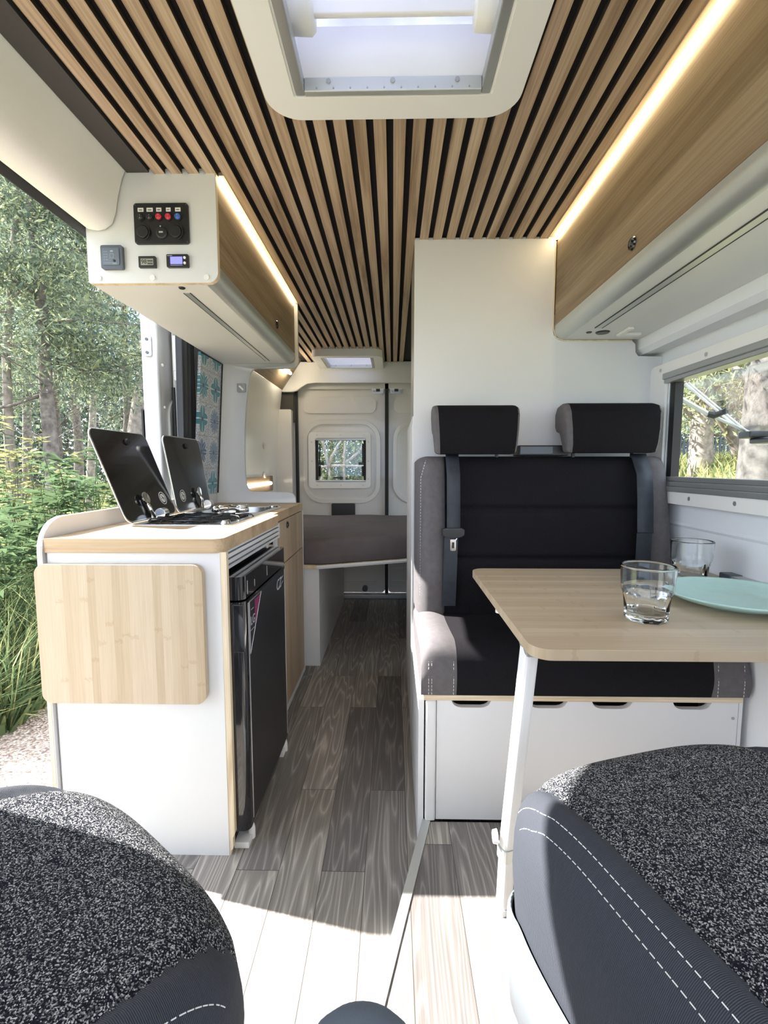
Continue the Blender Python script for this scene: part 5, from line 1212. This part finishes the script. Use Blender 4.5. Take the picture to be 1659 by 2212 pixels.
def pine(x, y, h, r0, lean, seed, label, group, crown0=.45, nb=16, spread=1.6, mat='needles', bark='bark', ntuft=26, twig=True, dens=1.0, leafsz=.10):
    rs = np.random.default_rng(seed); z0 = gz(x, y) - .05
    t = thing('pine_tree', label, 'tree', (x, y, z0), group)
    tip = (x + lean[0], y + lean[1], z0 + h)
    tr_ = curve_pts((x, y, z0), tip, h * .03, 10, seed)
    g = MB().tube(tr_, [r0 * (1.15 - .85 * k / 9) for k in range(10)], 9)
    br = MB(); cen = []
    for k in range(nb):
        f_ = crown0 + (1 - crown0) * (k + rs.uniform(0, 1)) / nb; j = min(8, int(f_ * 9)); q_ = f_ * 9 - j
        p = np.asarray(tr_[j]) * (1 - q_) + np.asarray(tr_[j + 1]) * q_
        a = rs.uniform(0, 2 * PI); L = spread * rs.uniform(.5, 1.1) * (1.15 - .6 * f_)
        e = p + np.array([math.cos(a) * L, math.sin(a) * L, L * rs.uniform(-.15, .45)])
        cp = curve_pts(p, e, L * .12, 6, seed * 31 + k); br.tube(cp, [r0 * .22 * (1 - .8 * i / 5) for i in range(6)], 5)
        for i in range(2, 6):
            for _ in range(3):
                q2 = np.asarray(cp[i]) + rs.normal(0, L * .13, 3); cen.append(q2)
                if twig and _ < 2: br.tube([cp[i - 1], tuple(q2)], [r0 * .05, r0 * .02], 3, caps=False)
    for k in range(int(nb * .8)):   # bare lower twigs
        f_ = rs.uniform(.18, crown0 + .2); j = int(f_ * 9); p = np.asarray(tr_[j]); a = rs.uniform(0, 2 * PI); L = spread * rs.uniform(.3, .8)
        e = p + np.array([math.cos(a) * L, math.sin(a) * L, L * rs.uniform(-.3, .5)]); cp = curve_pts(p, e, L * .15, 5, seed * 77 + k)
        br.tube(cp, [r0 * .10, r0 * .07, r0 * .05, r0 * .03, r0 * .015], 4, caps=False)
    obj('trunk', g, bark, parent=t, smooth=True); obj('branches', br, bark, parent=t, smooth=True)
    V = leaf_cards(cen, int(ntuft * dens * 1.9), (leafsz * 2.0, leafsz * 2.0, leafsz * 1.3), leafsz, leafsz * .11)
    me = fast_mesh('foliage', V, 4, [mat, 'needles2', 'needlesd'], rng.choice([0, 0, 1, 2], len(V) // 4))
    f_ = bpy.data.objects.new('foliage', me); C.objects.link(f_); f_.parent = t; f_.matrix_parent_inverse = world_of(t).inverted()
    return t
GL = 'pine trees beyond the open side doorway'
pl_ = [(-4.9, 8.4, 8.5, .15, (.9, .4), 'pale pine trunk rising right beside the slid-open door edge'),
       (-7.4, 8.6, 8.0, .14, (-.5, .3), 'pine whose foliage hangs in from the left edge of the doorway view'),
       (-5.4, 6.6, 6.5, .06, (.6, .0), 'slender pale pine at the very left edge behind the tall weeds'),
       (-6.5, 11.2, 9.5, .10, (.5, .3), 'thin dark pine directly behind the pale trunk by the door edge'),
       (-8.0, 11.2, 9.0, .105, (2.0, -.3), 'pine trunk leaning to the right in the middle of the doorway view'),
       (-9.6, 12.0, 9.5, .12, (-.3, .2), 'upright pine just left of the leaning middle trunk'),
       (-8.9, 13.8, 10.0, .11, (-.4, .5), 'pale barked pine between the leaning middle trunk and the door edge'),
       (-11.2, 17.0, 11.0, .15, (.5, .5), 'tall distant pine right of the leaning middle trunk'),
       (-13.6, 17.5, 11.0, .16, (.3, .2), 'tall distant pine far back at the left of the doorway view')]
for k, (x, y, h, r0, ln, lb) in enumerate(pl_):
    pine(x, y, h, r0, ln, 11 + k, lb, GL, crown0=.34 if k % 2 else .42, nb=20, spread=2.3 if h > 7 else 1.5, bark='barkl' if k in (0, 2, 6) else 'bark', ntuft=34, dens=1.15 if h > 7 else .8)
# low drooping foliage near the top of the doorway
pine(-4.25, 5.9, 6.2, .10, (-.2, .1), 71, 'pine with dense low foliage hanging near the top of the doorway', GL, crown0=.42, nb=22, spread=1.8, ntuft=46, mat='needles')
# background wood
cen = rng.uniform((-36, 24, 0), (-10, 42, 8), (430, 3)); V = leaf_cards(cen, 80, (1.2, 1.2, .8), .40, .09)
me = fast_mesh('woodland_foliage', V, 4, ['barkd', 'needlesd', 'needles'], rng.choice([0, 1, 1, 2], len(V) // 4)); o = bpy.data.objects.new('woodland_edge', me); C.objects.link(o)
tag(o, 'distant mass of grey green woodland behind the pines', 'woodland', kind='stuff')
# tall weeds outside the doorway
def weed(x, y, h, seed, label, mat='weed'):
    rs = np.random.default_rng(seed); z0 = gz(x, y) - .02
    t = thing('leafy_weed', label, 'plant', (x, y, z0), 'tall weeds at the grass edge')
    g = MB(); cen = []; P4 = []
    for s_ in range(8):
        e = (x + rs.normal(0, .20), y + rs.normal(0, .16), z0 + h * rs.uniform(.75, 1.05)); cp = curve_pts((x, y, z0), e, .05, 7, seed * 9 + s_)
        g.tube(cp, [.006 * (1 - .1 * k) for k in range(7)], 4)
        for k in range(1, 7):
            for _ in range(9):
                a = rs.uniform(0, 2 * PI); p = np.asarray(cp[k]) + np.array([0, 0, rs.uniform(-.06, .06)]); L = rs.uniform(.10, .19); d = np.array([math.cos(a), math.sin(a), rs.uniform(-.2, .5)]); sd_ = np.array([-math.sin(a), math.cos(a), 0]) * .019
                P4 += [p, p + d * L * .5 - sd_, p + d * L + np.array([0, 0, -.03]), p + d * L * .5 + sd_]
    obj('stems', g, 'weed', parent=t)
    me = fast_mesh('leaves', np.array(P4), 4, [mat]); o_ = bpy.data.objects.new('leaves', me); C.objects.link(o_); o_.parent = t; o_.matrix_parent_inverse = world_of(t).inverted()
for k, (x, y, h, lb, mt_) in enumerate([(-2.50, 3.9, 1.65, 'leafy weed close behind the raised hob lid', 'weed'), (-2.80, 4.1, 1.75, 'leafy weed behind the nearer weeds in the middle', 'weed'), (-2.62, 3.6, 1.50, 'leafy weed in front of the other green weeds', 'weed'), (-3.05, 3.95, 1.60, 'leafy weed towards the left edge of the doorway view', 'weed'), (-2.62, 4.4, 1.70, 'leafy weed nearest the slid-open door edge', 'weed'), (-3.9, 4.8, 2.05, 'pale yellow flowering weed at the far left of the doorway', 'grassy'), (-3.45, 4.9, 1.95, 'pale yellow flowering weed behind the green weeds', 'grassy'), (-2.75, 3.2, 1.25, 'low leafy weed in the grass beside the kitchen panel', 'weed'), (-2.9, 3.5, 1.35, 'leafy weed in the grass left of the kitchen panel', 'weed')]):
    weed(x, y, h, 40 + k, lb, mt_)
# right side : trunks, fence, hedge, white building
GR = 'tree trunks outside the right window'
def trunk_tree(pts, rr_, label, seed, crown=True, mat='barkl'):
    x, y = pts[0][0], pts[0][1]; t = thing('tree', label, 'tree', (x, y, pts[0][2]), GR)
    P = [Vector(p) for p in pts]; D = []
    for i in range(len(P) - 1):
        for k in range(4): D.append(P[i].lerp(P[i + 1], k / 4))
    D.append(P[-1]); n = len(D)
    obj('trunk', MB().tube(D, [rr_ * (1.1 - .55 * k / n) for k in range(n)], 10), mat, parent=t, smooth=True)
    br = MB(); cen = []; rs = np.random.default_rng(seed)
    for k in range(14):
        j = rs.integers(n // 3, n); p = np.asarray(D[j]); a = rs.uniform(0, 2 * PI); L = rs.uniform(.8, 2.0)
        e = p + np.array([math.cos(a) * L, math.sin(a) * L, rs.uniform(.2, 1.2)]); cp = curve_pts(p, e, .2, 6, seed * 5 + k)
        br.tube(cp, [rr_ * .25 * (1 - .15 * i) for i in range(6)], 5)
        cen += [np.asarray(cp[i]) + rs.normal(0, .25, 3) for i in (3, 4, 5) for _ in range(3) if cp[i][2] > 2.35]
    obj('branches', br, mat, parent=t, smooth=True)
    if cen:
        V = leaf_cards(cen, 60, (.3, .3, .25), .14, .018); me = fast_mesh('foliage', V, 4, ['grassy', 'needles2', 'needles'], rng.choice([0, 1, 2], len(V) // 4)); f_ = bpy.data.objects.new('foliage', me); C.objects.link(f_); f_.parent = t; f_.matrix_parent_inverse = world_of(t).inverted()
trunk_tree([(4.25, 5.45, .3), (4.20, 5.4, 1.4), (4.15, 5.4, 2.6), (4.3, 5.6, 4.6)], .34, 'massive dark trunk at the right edge of the side window', 91, mat='barkd')
trunk_tree([(5.75, 9.1, .8), (5.72, 9.1, 1.8), (5.80, 9.2, 2.7), (5.6, 9.5, 4.6)], .20, 'thick pale trunk seen at the left of the side window', 92)
trunk_tree([(6.95, 9.6, 1.0), (6.70, 9.6, 1.55), (6.25, 9.5, 2.15), (6.05, 9.5, 2.6), (5.9, 9.6, 4.2)], .125, 'leaning trunk bent to the left in the side window view', 93)
trunk_tree([(7.45, 9.5, 1.0), (7.25, 9.5, 1.5), (7.05, 9.5, 2.0), (7.0, 9.5, 2.5), (7.3, 9.6, 4.4)], .15, 'trunk standing just left of the massive dark one', 94)
trunk_tree([(7.35, 11.6, 1.1), (7.35, 11.6, 1.8), (7.6, 11.7, 2.4), (7.4, 11.8, 4.2)], .12, 'slim trunk behind the leaning ones near the fence', 95)
t = thing('picket_fence', 'dark slatted fence behind the trunks outside the right window', 'fence', (12, 16, 1.1))
g = MB()
for k in range(90):
    x = 6.5 + k * .13; g.box(x, x + .075, 16.0, 16.03, gz(x, 16) - .1, 2.12)
obj('pickets', g, 'fence', parent=t); obj('rail', MB().box(6.5, 18.2, 16.03, 16.06, 1.45, 1.52).box(6.5, 18.2, 16.03, 16.06, 1.95, 2.02), 'fence', parent=t)
cen = rng.uniform((6.5, 17, 1.6), (19, 18, 2.5), (160, 3)); V = leaf_cards(cen, 90, (.35, .3, .25), .14, .04)
me = fast_mesh('hedge', V, 4, ['needlesd', 'shrub'], rng.choice([0, 0, 0, 1], len(V) // 4)); o = bpy.data.objects.new('hedge', me); C.objects.link(o); tag(o, 'dark hedge along the slatted fence outside the right window', 'hedge')
t = thing('building', 'low white building behind the fence outside the right window', 'building', (18, 30, 1))
obj('wall', MB().box(12, 26, 30, 34, 1, 4.1), 'build', parent=t); obj('roof', MB().prism([(11.6, 4.1), (19, 4.9), (26.4, 4.1)], 'Y', 29.6, 34.4), 'build', parent=t)
# behind the rear door window
t = thing('leafy_shrub', 'bright leafy shrub with pale forked branches seen through the rear door window', 'shrub', (-.85, 8.2, -.55))
br = MB(); cen = []; rs = np.random.default_rng(5)
for k, (a, b) in enumerate([((-.95, 8.0, -.5), (-1.05, 7.9, 1.05)), ((-1.05, 7.9, 1.05), (-1.25, 7.9, 1.9)), ((-1.05, 7.9, 1.05), (-.85, 8.0, 1.5)), ((-.80, 8.0, 1.12), (-.35, 8.0, 1.7)), ((-.80, 8.0, .3), (-.78, 8.0, 1.9)), ((-1.5, 7.9, .98), (-.3, 7.9, 1.06)), ((-.7, 7.9, .2), (-.95, 7.9, .9)), ((-1.3, 7.9, .2), (-1.15, 7.9, .95))]):
    br.tube(curve_pts(a, b, .04, 6, 60 + k), [.028, .026, .024, .022, .02, .018], 6)
for k in range(330): cen.append(rs.uniform((-2.3, 8.2, -.3), (.9, 10.5, 2.6)))
obj('branches', br, 'barkl', parent=t, smooth=True)
V = leaf_cards(cen, 110, (.22, .22, .22), .10, .018, .5); me = fast_mesh('foliage', V, 4, ['shrub', 'grassy', 'needlesd'], rng.choice([0, 0, 1, 2], len(V) // 4)); f_ = bpy.data.objects.new('foliage', me); C.objects.link(f_); f_.parent = t; f_.matrix_parent_inverse = world_of(t).inverted()
